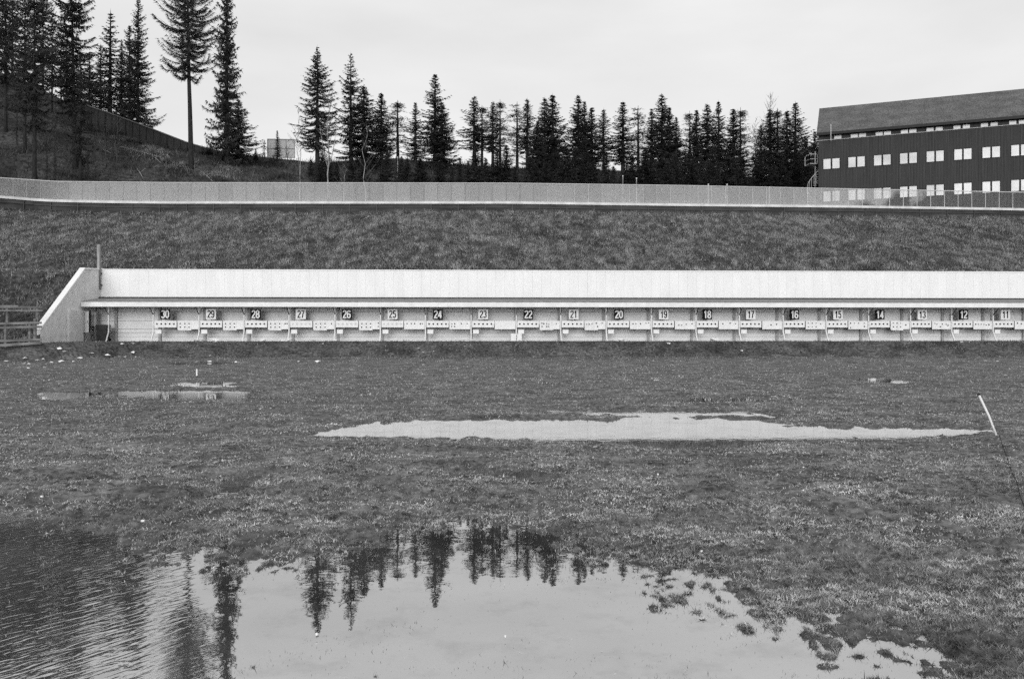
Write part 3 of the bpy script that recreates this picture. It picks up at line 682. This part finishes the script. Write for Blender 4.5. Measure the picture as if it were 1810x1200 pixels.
for k in range(len(fpx)-1):
    a, c = fpx[k], fpx[k+1]; za = zof(ztop(a), float(Dt(a))); zc = zof(ztop(c), float(Dt(c)))
    A = track_pt(a, .1, 11.765)-o0; B = track_pt(c, .1, 11.765)-o0; A2 = track_pt(a, .1, za)-o0; B2 = track_pt(c, .1, zc)-o0
    MB().bar(A, A2, .034).build('post', M['metal'] if a > 950 else M['panelpost'], cf)
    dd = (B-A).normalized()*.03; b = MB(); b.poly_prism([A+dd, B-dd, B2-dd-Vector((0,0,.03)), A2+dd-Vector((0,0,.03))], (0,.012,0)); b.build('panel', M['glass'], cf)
b = MB(); b.tube([track_pt(p, .1, zof(ztop(p), float(Dt(p)))+.02)-o0 for p in fpx], .042, 6); b.build('top_rail', M['metal'], cf)

# ------------------------------------------------------------------ building
A = Vector((28.4, 76, 11.3)); dirx = Vector((15.1, -6.3, 0)).normalized(); ang = math.atan2(dirx.y, dirx.x)
bd = empty('lodge_building', A, ang, label='dark clad three-storey building with pale window pairs on the right', cat='building')
Lb, Db, EZ, RZ = 34.0, 12.0, 8.35, 11.9      # length, depth, eave and ridge above ground
MB().poly_prism([(0,0,-.5),(0,0,EZ),(0,Db/2,RZ-.1),(0,Db,EZ),(0,Db,-.5)], (Lb,0,0)).build('wall', M['cladding'], bd)
b = MB(); x = 0
while x < Lb: b.box(x, x+.04, -.022, -.001, -.3, 7.66); x += .24
b.build('cladding_battens', M['cladding'], bd)
sl = (RZ-EZ)/(Db/2)
b = MB()
b.poly_prism([(-.15,-.45,EZ-.45*sl+.12),(-.15,Db/2,RZ+.12),(-.15,Db/2,RZ+.28),(-.15,-.45,EZ-.45*sl+.26)], (Lb+.3,0,0))
b.poly_prism([(-.15,Db+.45,EZ-.45*sl+.12),(-.15,Db/2,RZ+.12),(-.15,Db/2,RZ+.28),(-.15,Db+.45,EZ-.45*sl+.26)], (Lb+.3,0,0))
b.build('roof', M['slate'], bd)
MB().box(-.15,Lb+.15,-.50,-.455,EZ-.27,EZ-.03).build('fascia', M['windowframe'], bd)
def bx(px):     # along-wall distance where the ray at px meets the front
    t = (px-CX)/F; return (A.x-t*A.y)/(t*dirx.y-dirx.x)
def bz(py, px): x = bx(px); D = A.y+dirx.y*x; return zof(py, D)-A.z
def window(x0, x1, z0, z1):
    f = .05; b = MB()
    b.box(x0-f,x1+f,-.05,-.003,z0-f,z0); b.box(x0-f,x1+f,-.05,-.003,z1,z1+f); b.box(x0-f,x0,-.05,-.003,z0,z1); b.box(x1,x1+f,-.05,-.003,z0,z1)
    w = b.build('window', M['windowframe'], bd)
    MB().box(x0+.002,x1-.002,-.03,-.026,z0+.002,z1-.002).build('pane', M['pane'], w)
for c in (1469.8,1514,1559.6,1605.7,1653,1702,1752,1803,1856,1912):
    sc2 = (c-1469.8)/330*.09+1; xm = bx(c)
    for sgn in (-1, 1):
        px0 = c+sgn*7.9*sc2-6.4*sc2; px1 = px0+12.8*sc2
        window(bx(px0), bx(px1), 16.32-A.z, 17.24-A.z); window(bx(px0), bx(px1), 13.32-A.z, 14.26-A.z)
for c in (1481,1510,1524.5,1554,1568.6,1598.6,1613.5,1644,1660,1691.5,1708,1740,1757,1790,1807,1840,1858):
    window(bx(c-6.3), bx(c+6.3), 19.02-A.z, 19.34-A.z)
MB().bar((-.1,-.07,19.0-A.z-.02),(Lb,-.07,19.0-A.z-.02),.035).build('cable', M['metal'], bd)
MB().tube([(bx(1469),-.55,7.5),(bx(1469),-.55,9.0)], .035, 6).build('downpipe', M['metal'], bd)
# spiral stair at its left corner
sp0 = P3(1441, HY, 77.4); r = empty('spiral_staircase', (sp0.x, sp0.y, 11.3), 0, label='pale metal spiral staircase at the left corner of the dark building', cat='staircase')
zt = zof(292, 77.4)-11.3
MB().tube([(0,0,-.3),(0,0,zof(268,77.4)-11.3)], .05, 8).build('centre_pole', M['metal'], r)
nst = 24; hand = []
for k in range(nst):
    a = math.pi*(-.1)+k/nst*2*math.pi*1.15; z = .2+k*(zt-.2)/nst
    ca, sa = math.cos(a), math.sin(a); ca2, sa2 = math.cos(a+.3), math.sin(a+.3)
    b = MB(); b.poly_prism([(0,0,z),(ca*.72,sa*.72,z),(ca2*.72,sa2*.72,z)], (0,0,.03)); b.build('tread', M['metal'], r)
    MB().tube([(ca*.72,sa*.72,z),(ca*.72,sa*.72,z+1.0)], .014, 4).build('baluster', M['metal'], r); hand.append((ca*.72,sa*.72,z+1.0))
MB().tube(hand, .028, 6).build('handrail', M['metal'], r)
MB().box(-.75,.05,-.6,.6,zt,zt+.05).build('landing', M['metal'], r)
b = MB()
for p, q in (((-.75,-.6),(-.75,.6)),((-.75,-.6),(.0,-.6))): b.bar((*p,zt+.9),(*q,zt+.9),.04); b.bar((*p,zt+.45),(*q,zt+.45),.03); b.bar((*p,zt),(*p,zt+.9),.04); b.bar((*q,zt),(*q,zt+.9),.04)
b.build('landing_railing', M['metal'], r)

# ------------------------------------------------------------------ board on the hill, barrier fence, posts, logs
r = empty('board_sign', P3(497, 279, 104), R(4), label='large blank grey board on legs on the hilltop', cat='board')
wS, hS = 3.4, 2.32
MB().box(-wS/2,wS/2,0,.05,0,hS).build('panel', M['sign'], r)
b = MB()
for x in (-wS/2, .62, wS/2): b.bar((x,-.03,0),(x,-.03,hS),.07)
for z in (0, hS*.5, hS): b.bar((-wS/2,-.03,z),(wS/2,-.03,z),.07)
b.build('frame', M['timberdk'], r)
for x in (-1.2, 0, 1.2): MB().bar((x,.1,-1.2),(x,.1,hS),.09).build('leg', M['darkwood'], r)
bf = empty('barrier_fence', P3(142, 200, 99), 0, label='dark board fence with grey top running down the wooded hill', cat='fence'); o1 = bf.location.copy()
tops = ([112,142,184,250,335,392],[172,183,197,221,254,270]); bots = ([112,142,184,250,335,392],[196,208,224,245,266,275])
xs = np.linspace(112, 392, 24); b = MB(); c = MB(); prev = None
for p in xs:
    D = float(np.interp(p, SKY[0], SKY[2]))-2.0; a = P3(p, np.interp(p,*tops), D)-o1; d = P3(p, np.interp(p,*bots), D)-o1-Vector((0,0,.6))
    if prev:
        b.poly_prism([prev[1], d, a, prev[0]], (0,.12,0)); c.bar(prev[0]+Vector((0,.05,.03)), a+Vector((0,.05,.03)), .5, .12)
        MB().bar(d+Vector((0,-.06,0)), a+Vector((0,-.06,-.05)), .09).build('post', M['fence'], bf)
    prev = (a, d)
b.build('boards', M['fence'], bf); c.build('capping', M['fencetop'], bf)
for i, (px, ya, yb, D) in enumerate(((703,279,303,96),(799,290,311,92),(1077,309,321,88),(1101,312,325,86),(1125,316,326,85),(1252,327,350,76),(1285,327,352,75),(1360,332,356,75))):
    a = P3(px, ya, D); z0 = min(float(hill(px, D)), zof(yb, D)); o = empty('marker_post', (a.x, a.y, z0), 0, label='thin white stake on the slope above lane %d' % NUMS[int(np.argmin([abs(px-n) for n in NX]))] + (' near the track fence' if i > 4 else ' among the trees'), cat='stake', group='white stakes on the slope')
    MB().tube([(0,0,-.3),(0,0,a.z-z0)], .05, 6).build('shaft', M['birch'], o); MB().box(-.055,.055,-.055,.055,a.z-z0,a.z-z0+.08).build('cap', M['paper'], o)
def on_hill(px, py):
    Dd = np.linspace(float(Dt(px))+8, float(np.interp(px, SKY[0], SKY[2])), 200); zz = hill(np.full(200, px), Dd); pr = HY-(zz-CH)/Dd*F
    k = int(np.argmin(abs(pr-py))); return Vector(((px-CX)/F*Dd[k], Dd[k], zz[k]+.15))
for (a, c, lab) in (((213,262),(290,283),'long bleached fallen branch lying across the left slope'),((265,275),(285,291),'short forked fallen branch below the long one'),((246,277),(240,287),'tiny bent dead branch left of the forked one'),((242,300),(253,318),'curved pale dead branch low on the left slope'),((356,306),(376,323),'straight pale dead branch below the tall spruce'),((183,268),(196,274),'pale broken stick on the dark slope')):
    p = on_hill(*a); q = on_hill(*c); m = (p+q)/2+Vector((0,0,.05)); b = MB(); b.tube([p, m, q], [.06,.05,.025], 6)
    b.tube([m, m+Vector((.6,0,.45))], [.04,.012], 5); tag(b.build('fallen_branch', M['log'], None, True), lab, 'branch', 'fallen branches on the slope')

# ------------------------------------------------------------------ foreground bits
X_, Y_ = g2w(348, 667); z_ = float(field_z(np.array([X_]), np.array([Y_]))[0])
r = empty('short_stake', (X_, Y_, z_), 0, label='short white stake standing alone in the grass below lane 29', cat='stake')
MB().box(-.022,.022,-.02,.02,.04,.27).build('upper_stake', M['paper'], r); MB().box(-.022,.022,-.02,.02,-.1,.039).build('dark_foot', M['black'], r)
X_, Y_ = g2w(1766, 773); r = empty('leaning_pole', (X_, Y_, 0), 0, label='white leaning pole stuck in the grass at the right edge', cat='pole')
top = Vector((-.285,.05,.655)); MB().tube([(0,0,-.08), tuple(top*.5), tuple(top)], .0165, 8).build('shaft', M['paper'], r, True)
MB().tube([tuple(top*.97), tuple(top)], .021, 8).build('end_cap', M['black'], r)
b = MB(); b.tube([tuple(top*.98), (-.36,0,.60), (-.43,-.02,.56), (-.50,-.04,.48), (-.53,-.05,.40)], .0035, 5); b.build('string', M['dmetal'], r)
cpts = [g2w(*p) for p in ((1766,775),(1774,800),(1782,822),(1788,842),(1797,862),(1803,885),(1812,910),(1822,940))]
b = MB(); b.tube([(x, y, max(0, float(field_z(np.array([x]), np.array([y]))[0]))+.022) for x, y in cpts], .0038, 5)
tag(b.build('black_cable', M['black']), 'thin black cable trailing over the grass from the leaning pole', 'cable')
LIT = [(105,619,9),(114,622.5,8),(163,626,9),(190.6,629.4,10),(236,609,7),(216,610,6),(235,625,8),(221,631.7,6),(240,632,4),(44,635,9),(67,638,8),(76,635.5,4),(11,640,6),(43,644,4),(51,645,5),(49.5,653,6),(79,650,6),(108,641,11),(91,642,7),(141,634,9),(371,640.6,8),(371.5,630,5),(417,641.6,5),(571,609,4),(527.7,640,6),(562,641,10),(740,617,5),(748,624,4),(766.6,622,3),(748,646,4),(1182,609,7),(1311,621.6,5),(1742,638.6,4),(1763,639.7,4),(1713,604,3),
 (1263,602.5,18),(1098,603,12),(510,603,13),(500,603,8),(591,603,10),(465,603,12),(555,603,9),(650,603.5,10),(660,604,6),(727,603,10),(715,603,8),(777,603,9),(820,603,6),(836,603.5,8),(347,602.5,12),(362,602.5,10),(379,603,18),(382,605,6),(304,603,6),(1320,604,3),
 (74,882,6),(253,926,9),(1163,843,4),(1420,871,3),(1630,940,3),(1240,980,4),(560,1129,5),(893,1132,4),(1420,830,4),(460,725,3),(130,640.5,5),(1155,639,3),(1475,604,4),(1700,603,5)]
def ray_ground(px, py):
    Yc = np.linspace(3.5, 48.2, 1500)[::-1]; Xc = (px-CX)/F*Yc; zz = np.maximum(field_z(Xc, Yc, False), 0); pr = HY-(zz-CH)/Yc*F
    k = int(np.argmin(abs(pr-py))); return Xc[k], Yc[k], zz[k]
seen = {}
adjs = ['crumpled','flat','folded','torn','narrow','curled','small','ragged']
for i, (px, py, wp) in enumerate(LIT):
    x, y, z = ray_ground(px, py); w = wp*y/F*(1.25 if py < 660 else 1); n = 7
    hgt = w*(random.uniform(.12,.30) if 606 < py < 900 else .2 if py < 606 else .06)
    b = MB(); pts = []
    for j in range(n):
        a = 2*math.pi*j/n; rr = random.uniform(.6,1.0); pts.append((math.cos(a)*w/2*rr, math.sin(a)*w*.42*rr, random.uniform(0, hgt)))
    b.v = pts+[(random.uniform(-.1,.1)*w, 0, hgt*random.uniform(.9,1.5))]+[(p[0]*.95, p[1]*.95, p[2]-.012) for p in pts]+[(0,0,-.01)]
    for j in range(n): b.f.append((j, (j+1)%n, n)); b.f.append((n+1+(j+1)%n, n+1+j, 2*n+1)); b.f.append(((j+1)%n, j, n+1+j, n+1+(j+1)%n))
    if px < 255: where = 'below the shelter left end'
    else: where = 'below lane %d' % NUMS[int(np.argmin([abs(px-q) for q in NX]))]
    where += ' at the foot of the wall' if py < 606 else ' on the bank' if py < 634 else ' on the field' if py < 900 else ' by the near puddle'
    k = seen.get(where, 0); seen[where] = k+1
    tag(b.build('paper_scrap', M['paper'], None, False, (x, y, z+.03)), '%s white paper scrap %s' % (adjs[k % 8], where) + (', %s one' % ('leftmost','second','third','next')[min(k//8,3)] if k >= 8 else ''), 'litter', 'white scraps of litter')

# ------------------------------------------------------------------ trees
def spruce_crown(seed, H, Rm, cb, tops=.9, droop=.35, step=.30, nb=6, twl=.34, tww=.09, hang=.5, exp_=.85):
    rs = np.random.default_rng(seed); T = []; z = H*cb; sec = rs.uniform(.72, 1.15, 12)
    while z < H*.99:
        f = (z-H*cb)/(H*(1-cb)); Lr = Rm*(1-f)**exp_*min(1, .5+f*5)*rs.uniform(.82, 1.1)
        n = max(3, int(nb*(1-.35*f))); ph = rs.random()*6.28
        for k in range(n):
            if rs.random() < .10: continue
            az = ph+k*6.283/n+rs.normal(0, .45); L = Lr*rs.uniform(.5, 1.15)*sec[int((az % 6.283)/6.284*12)]*(1 if rs.random() > .08 else 1.2)+.04
            z0 = z+rs.uniform(-.5, .5)*step; up = -droop*(1-f)*rs.uniform(.5, 1.5)+.75*f**1.4; turn = .30*(1-f*.5)*rs.uniform(.3, 1.4)
            nn = max(3, int(L/.10)); s = (np.arange(nn)+rs.random(nn))/nn; s = .06+.94*s
            rad = L*s; zz = z0+L*(up*s-.12*np.sin(s*3.14)+turn*s**3); azs = az+.12*np.sin(s*5+ph)
            base = np.stack([np.cos(azs)*rad, np.sin(azs)*rad, zz], 1)
            for side in (-1, 1, 0, 2):
                m = nn
                if side == 0 or side == 2: a2 = az+rs.normal(0, .8, m); dz = -hang*rs.uniform(.7, 2.4, m)-.2; hl = rs.uniform(.4, 1.1, m)*.8
                else: a2 = az+side*rs.uniform(.3, 1.1, m); dz = rs.uniform(-1.1, .25, m)*hang; hl = rs.uniform(.5, 1.15, m)
                ln = twl*hl*min(1.15, .35+L*.5)*(1.15-.5*s)
                d = np.stack([np.cos(a2), np.sin(a2), dz], 1); d /= np.linalg.norm(d, axis=1)[:, None]
                wv = np.cross(d, rs.normal(size=(m, 3))); wv /= np.linalg.norm(wv, axis=1)[:, None]; wv *= (tww*rs.uniform(.5, 1.1, m)/2)[:, None]
                T.append(np.stack([base-wv, base+wv, base+d*ln[:, None]], 1))
            a = np.array([0, 0, z0]); e = base[-1]; u = np.array([0, 0, .03]); mid = base[nn//2]
            T.append(np.stack([a-u, a+u, mid], 0)[None]); T.append(np.stack([mid-u*.7, mid+u*.7, e], 0)[None])
        z += step*rs.uniform(.5, 1.5)*(1-.45*f)
    for k in range(10):
        a = rs.random()*6.28; zb = H*(.93+.065*k/10); l = .20*(1-k/12)
        T.append(np.array([[[0,0,zb-.03],[0,0,zb+.03],[np.cos(a)*l,np.sin(a)*l,zb+l*.9]]]))
    T.append(np.array([[[-.03,0,H*.93],[.03,0,H*.93],[0,0,H*1.03]]]))
    return np.concatenate(T, 0)
def pine_crown(seed, H, Rm, cb, nbr=46, tuft=60, tl=.20, clump=.45):
    rs = np.random.default_rng(seed); T = []
    for k in range(nbr):
        f = rs.random()*.95; z = H*(cb+(1-cb)*f*.97); az = rs.random()*6.28
        L = Rm*min(1, .5+f*2)*(1.04-f)**(.9 if H < 15 else .5)*rs.uniform(.45, 1.2)
        up = rs.uniform(-.1, .25)+f*.35
        a = np.array([0,0,z]); e = np.array([math.cos(az)*L, math.sin(az)*L, z+L*up]); u = np.array([0,0,.03])
        mid = (a+e)/2+np.array([0,0,-.06*L]); T.append(np.stack([a-u, a+u, mid])[None]); T.append(np.stack([mid-u, mid+u, e])[None])
        nc = max(2, int(L*2.6))
        for j in range(nc):
            s = .35+.7*(j+rs.random())/nc; c = a+(e-a)*s+rs.normal(0, .16, 3)*[1.3,1.3,.6]*min(1.5,L)
            m = int(tuft*rs.uniform(.5, 1.1)); d = rs.normal(size=(m, 3)); d[:, 2] = d[:, 2]*.55+.25; d /= np.linalg.norm(d, axis=1)[:, None]
            st_ = c+rs.normal(0, 1, (m, 3))*np.array([clump, clump, clump*(.38 if H < 15 else .62)])*.5
            wv = np.cross(d, rs.normal(size=(m, 3))); wv /= np.linalg.norm(wv, axis=1)[:, None]; wv *= .028
            T.append(np.stack([st_-wv, st_+wv, st_+d*tl*rs.uniform(.7, 1.3, m)[:, None]], 1))
    return np.concatenate(T, 0)
def trunk_mb(H, r, wob=.0, seed=0):
    rs = np.random.default_rng(seed); b = MB(); n = 10; pts = []; rad = []
    for k in range(n+1):
        t = k/n; pts.append((rs.normal(0, wob)*t, rs.normal(0, wob)*t, -1.2+(H+1.2)*t)); rad.append(r*(1-t)**.8*(1.25 if k == 0 else 1)+.012)
    pts[-1] = (0, 0, H); return b.tube(pts, rad, 8)
PROTO = {}
def proto(kind, crown, H, r, name, mt, wob=.0):
    root = empty(name, (0,0,-500)); o = trunk_mb(H, r, wob, hash(kind) % 99).build('trunk', M['bark'], root, True)
    tri_mesh('crown', crown, mt, 3, root); PROTO[kind] = (root, H)
for i, (R_, cb, dr, nb, tw) in enumerate(((1.75,.14,.30,7,.40),(1.9,.10,.38,7,.42),(1.55,.20,.25,7,.36),(1.7,.28,.42,6,.40),(1.35,.12,.30,7,.36),(2.0,.06,.30,8,.45))):
    proto('s%d' % i, spruce_crown(100+i, 11, R_, cb, droop=dr, nb=nb+1, twl=tw*1.15, tww=.095, step=.25), 11, .15, 'spruce_tree', M['needle'])
proto('e0', spruce_crown(140, 15, 3.0, .20, droop=.40, nb=8, twl=.50, tww=.10, step=.40, exp_=.85, hang=.6), 15, .2, 'spruce_tree', M['needle'])
proto('e1', spruce_crown(141, 14, 2.5, .24, droop=.25, nb=7, twl=.48, tww=.10, step=.42, exp_=.8, hang=.6), 14, .2, 'spruce_tree', M['needle'])
proto('p0', pine_crown(11, 10, 1.3, .28, 60, 20, .24, .34), 10, .12, 'pine_tree', M['pineneedle'], .03)
proto('p1', pine_crown(12, 10, 1.45, .2, 55, 20, .24, .34), 10, .12, 'pine_tree', M['pineneedle'], .03)
proto('big0', spruce_crown(201, 26, 3.9, .30, droop=.45, nb=7, twl=.62, tww=.13, step=.60, hang=1.2, exp_=.6), 26, .26, 'spruce_tree', M['needle'])
proto('big1', spruce_crown(202, 26, 3.3, .26, droop=.40, nb=7, twl=.60, tww=.12, step=.62, hang=1.2, exp_=.6), 26, .26, 'spruce_tree', M['needle'])
proto('thin', spruce_crown(203, 14, 1.7, .16, droop=.25, nb=7, twl=.42, tww=.10, step=.40, hang=.9), 14, .15, 'spruce_tree', M['needle'])
proto('thin2', spruce_crown(204, 17, 2.6, .05, droop=.40, nb=9, twl=.48, tww=.10, step=.40, hang=.9, exp_=.7), 17, .20, 'spruce_tree', M['needle'])
proto('drape', spruce_crown(205, 22, 3.0, .03, droop=.55, nb=7, twl=.62, tww=.13, step=.42, hang=1.8, exp_=.75), 22, .28, 'spruce_tree', M['needle'])
proto('bigpine', spruce_crown(223, 24, 3.9, .42, droop=.05, nb=8, twl=.62, tww=.085, step=.50, hang=.45, exp_=.25), 24, .30, 'pine_tree', M['pineneedle'], .05)
used = set()
def plant(kind, px, top, D, wscale=1, lean=0, base=None, rz=None, label=None, group=None, cat='tree', sink=0):
    root, H = PROTO[kind]
    if kind in used: o = copy_tree(root)
    else: o = root; used.add(kind)
    zb = float(hill(px, D))-sink; h = zof(top, D)-zb; s = h/H
    wscale *= {'e0':1.4,'e1':1.4,'drape':.95,'bigpine':1.0,'big0':1.15,'big1':1.15,'thin2':1.3}.get(kind, 1.5 if kind != 'thin' or wscale > .5 else 1)*random.uniform(.92, 1.1) if cat == 'tree' else 1
    o.location = ((px-CX)/F*D, D, zb); o.scale = (s*wscale, s*wscale, s); o.rotation_euler = (0, R(lean), random.random()*6.28 if rz is None else rz)
    if lean: o.rotation_euler = Matrix.Rotation(R(lean), 3, 'Y').to_euler()
    o['label'] = label; o['category'] = cat; o['group'] = group or 'trees on the skyline'; return o
g1 = 'tall trees on the left slope'
def lbl(s): return s
# left slope
plant('big0', 10, -75, 88, .85, 0, label='tall dark spruce at the left edge of the picture', group=g1)
plant('big1', 44, -30, 84, .9, 0, label='tall dark spruce second from the left edge', group=g1)
plant('big1', 61, -50, 79, .95, 0, label='tall spruce with thin trunk reaching low on the slope, third from left', group=g1)
plant('big0', 133, -62, 84, 1.0, -1.2, label='tall spruce with the thickest straight trunk on the left slope', group=g1)
plant('thin', 142, 95, 82, .8, 0, label='slender sparse spruce just right of the thickest trunk', group=g1)
plant('big1', 92, 5, 97, .8, 0, label='tall spruce left of the thickest trunk, behind it', group=g1)
plant('thin', 118, 70, 104, 1.1, 0, label='smaller spruce on the skyline left of the dark board fence', group=g1)
plant('thin', 194, 20, 103, 1.25, .4, label='sparse spruce behind the fence, tip just under the frame top', group=g1)
plant('thin', 178, 78, 104, 1.1, 0, label='short thin spruce behind the left end of the board fence', group=g1)
plant('thin2', 229, 45, 105, 1.0, 0, label='spruce close behind and left of the full spruce', group=g1)
plant('thin2', 243, -3, 102, .85, .4, label='full spruce with visible trunk behind the board fence', group=g1)
plant('bigpine', 338, -90, 90, 1.08, -1.3, label='tall pine with long bare trunk standing alone', group=g1)
plant('drape', 401, -75, 94, .95, 0, label='tall drooping spruce right of the bare trunked pine', group=g1)
plant('s1', 421, 175, 96, 1.35, 0, label='bushy spruce against the foot of the tall drooping spruce', group=g1)
plant('p1', 467, 247, 103, 1.3, 0, label='small pine just left of the grey board', group=g1)
plant('s5', 452, 262, 100, 1.1, 0, label='very small bushy tree left of the grey board', group=g1)
plant('s2', 490, 231, 98, .85, 0, label='small spruce in front of the grey board', group=g1)
for (px, top, D) in ((366,256,96.5),(372,252,96.8),(359,259,96.3)):
    plant('s5', px, top, D, 1.4, label='tiny dark bush beside the tall pine %s' % {366:'middle of three',372:'right of three',359:'left of three'}[px], group='small bushes by the pine', cat='bush')
for i, (kk, px, top, D, w, lab) in enumerate((('big1',22,-40,106,1,'spruce filling the gap between the two leftmost trunks'),('big0',76,-20,108,.9,'dark spruce behind the third spruce from the left'),('big1',108,25,106,.75,'spruce behind and left of the thickest trunk'),('thin',158,92,106,1.1,'short spruce on the skyline right of the thickest trunk'),('thin2',215,70,107,.7,'short spruce left of the full spruce behind the fence'),('big0',-12,-40,100,1,'spruce cut by the left picture edge'))):
    plant(kk, px, top, D, w, label=lab, group=g1)
# thin dark saplings on the left slope
for i, (px, top, D, w, lab) in enumerate(((97,215,76,.35,'thin dark sapling left of the thickest trunk'),(155,240,78,.3,'low thin sapling right of the thickest trunk'),(187,165,90,.3,'thin sapling before the left part of the board fence'),(205,195,92,.3,'thin sapling before the middle of the board fence'),(83,238,76,.35,'low thin sapling between the third and fourth trunks'),(30,180,84,.4,'thin sapling between the two leftmost trunks'))):
    plant('thin', px, top, D, w, label=lab, group='saplings on the left slope', cat='sapling')
# skyline row: (kind, px, top, D, width)
ROW = [('e0',561,84,101,1.0),('e1',620,94,104,.9),('s1',643,152,104,1.15),('s0',674,165,108,1.15),('p0',703,177,109,1.2),('s4',734,182,108,1.1),('s2',769,132,108,1.0),('s1',781,180,107,.95),
 ('s3',838,170,112,1.1),('p0',852,186,114,1.0),('s3',871,180,112,1.0),('p0',884,176,114,1.0),('p1',914,180,112,1.1),('s3',932,175,111,1.0),('s1',963,173,108,1.0),('s0',977,168,106,1.15),('s5',950,215,104,.9),
 ('s1',1022,168,110,.95),('s4',1033,180,109,1.0),('s0',1046,190,108,1.05),('s3',1067,193,112,1.1),('s2',1101,181,109,1.15),('p1',1128,187,112,1.05),('s4',1152,193,110,1.05),('s1',1170,167,109,.95),('s0',1183,190,107,1.0),('s4',1195,208,106,1.1),
 ('p0',1219,196,110,.95),('s0',1231,195,109,1.0),('s1',1250,184,108,.95),('s2',1270,180,110,.95),('s0',1296,193,107,1.05),('p0',1309,190,110,.9),('s3',1345,220,107,1.0),('s1',1361,193,108,1.0),('p0',1374,191,109,.95),('s0',1391,196,105,1.0),('s2',1406,182,106,1.05),('s5',1423,240,98,.9),('s1',1440,232,100,1.0),('s0',1453,212,104,1.0)]
ordn = lambda k: ['first','second','third','fourth','fifth','sixth','seventh','eighth','ninth','tenth','eleventh','twelfth','thirteenth','fourteenth','fifteenth','sixteenth','seventeenth','eighteenth','nineteenth','twentieth'][k]
def lane_of(px): return NUMS[int(np.argmin([abs(px-q) for q in NX]))]
cnt = {}
for i, (k, px, top, D, w) in enumerate(ROW):
    ln = lane_of(px); kd = 'pine' if k[0] == 'p' else 'spruce'; c = cnt.get((ln, kd), 0); cnt[(ln, kd)] = c+1
    tall = 'tall' if top < 140 else 'pointed'
    plant(k, px, top, D, w*(1.0 if k[0] == 'e' else 1.25), label=('airy %s' % kd if kd == 'pine' else '%s dark %s' % (tall, kd))+' on the skyline above lane %d%s' % (ln, ['', ', right of its twin', ', rightmost of three'][min(c, 2)]))
# understorey spruces
cnt = {}
uo = random.Random(5); xs_ = list(np.linspace(548, 1436, 52))
for i, px in enumerate(xs_):
    px = px+uo.uniform(-8, 8); D = uo.uniform(84, 102)
    if px < 900: top = uo.uniform(255, 290)
    else: top = uo.uniform(256, 295)
    if 735 < px < 830 or 1080 < px < 1105: top = uo.uniform(280, 300)
    ln = lane_of(px); c = cnt.get(ln, 0); cnt[ln] = c+1
    plant(uo.choice(['s0','s1','s5','s5']), px, top, D, uo.uniform(1.1, 1.7), label='low young spruce in front of the tree row above lane %d, %s from left' % (ln, ordn(c)), group='young spruces under the tree row')
for k, (root, H) in PROTO.items():
    if k not in used:
        for ch in list(root.children): bpy.data.objects.remove(ch)
        bpy.data.objects.remove(root)
# bare birches
def birch(px, base_py, top, D, label, r=.07, spread=.22, m='birch', fork=False, seed=1, nb=16):
    rs = random.Random(seed); zb = min(float(hill(px, D)), zof(base_py, D)); h = zof(top, D)-zb
    root = empty('bare_birch', ((px-CX)/F*D, D, zb), 0, label=label, cat='tree', group='bare pale-stemmed birches')
    b = MB(); n = 7; pts = [Vector((rs.gauss(0,.03)*k, 0, -.5+(h+.5)*k/n)) for k in range(n+1)]
    b.tube(pts, [r*(1-.93*k/n) for k in range(n+1)], 6)
    if fork:
        for sgn in (-1, 1): b.tube([(0,0,h*.30),(sgn*h*.04,.1,h*.45),(sgn*h*.07,.1,h*.66)], [r*.5,r*.35,r*.12], 6)
    b.build('trunk', M[m], root, True)
    c = MB()
    for k in range(nb):
        t = rs.uniform(.35, .97); a = rs.random()*6.28; L = h*spread*(1.15-t)*rs.uniform(.6, 1.2); p = pts[0].lerp(pts[-1], t)
        q = p+Vector((math.cos(a)*L*.6, math.sin(a)*L*.6, L*.75)); e = q+Vector((math.cos(a)*L*.3, math.sin(a)*L*.3, L*.45))
        c.tube([p, q, e], [.02,.013,.006], 4, False)
        for j in range(5):
            s = p.lerp(q, rs.uniform(.3, 1)); a2 = rs.random()*6.28; l2 = L*rs.uniform(.2, .45); c.tube([s, s+Vector((math.cos(a2)*l2*.6, math.sin(a2)*l2*.6, l2*.8))], [.010,.004], 3, False)
    c.build('crown', M['twig'], root)
birch(530,340,190,80,'slim bare birch with white stem right of the grey board',.06,.24,seed=2)
birch(580,340,150,82,'forked bare birch in front of the first tall spruce',.10,.25,fork=True,seed=3,nb=26)
birch(607,345,285,78,'small bare birch low above the track fence above lane 26',.05,.3,seed=4)
birch(646,352,215,77,'bare birch with bright white stem above the track fence',.065,.22,seed=5)
birch(604,345,296,79,'second small bare birch beside the low one above lane 26',.04,.3,seed=6)
birch(1360,330,165,110,'tall bare birch with hazy crown near the dark building',.09,.3,m='twig',seed=7,nb=40)
birch(1335,330,210,106,'leaning bare birch left of the tall hazy one',.06,.3,m='twig',seed=8,nb=26)
birch(258,236,190,101,'leafless low tree behind the board fence on the hill',.06,.45,m='twig',seed=9,nb=24)
birch(510,330,245,86,'thin bare sapling beside the grey board',.03,.3,m='twig',seed=10)
birch(187,215,188,88,'pale forked dead sapling in front of the board fence',.05,.5,m='twig',fork=True,seed=12,nb=6)
birch(206,245,200,88,'pale forked dead sapling right of the other one',.05,.5,m='twig',fork=True,seed=13,nb=6)
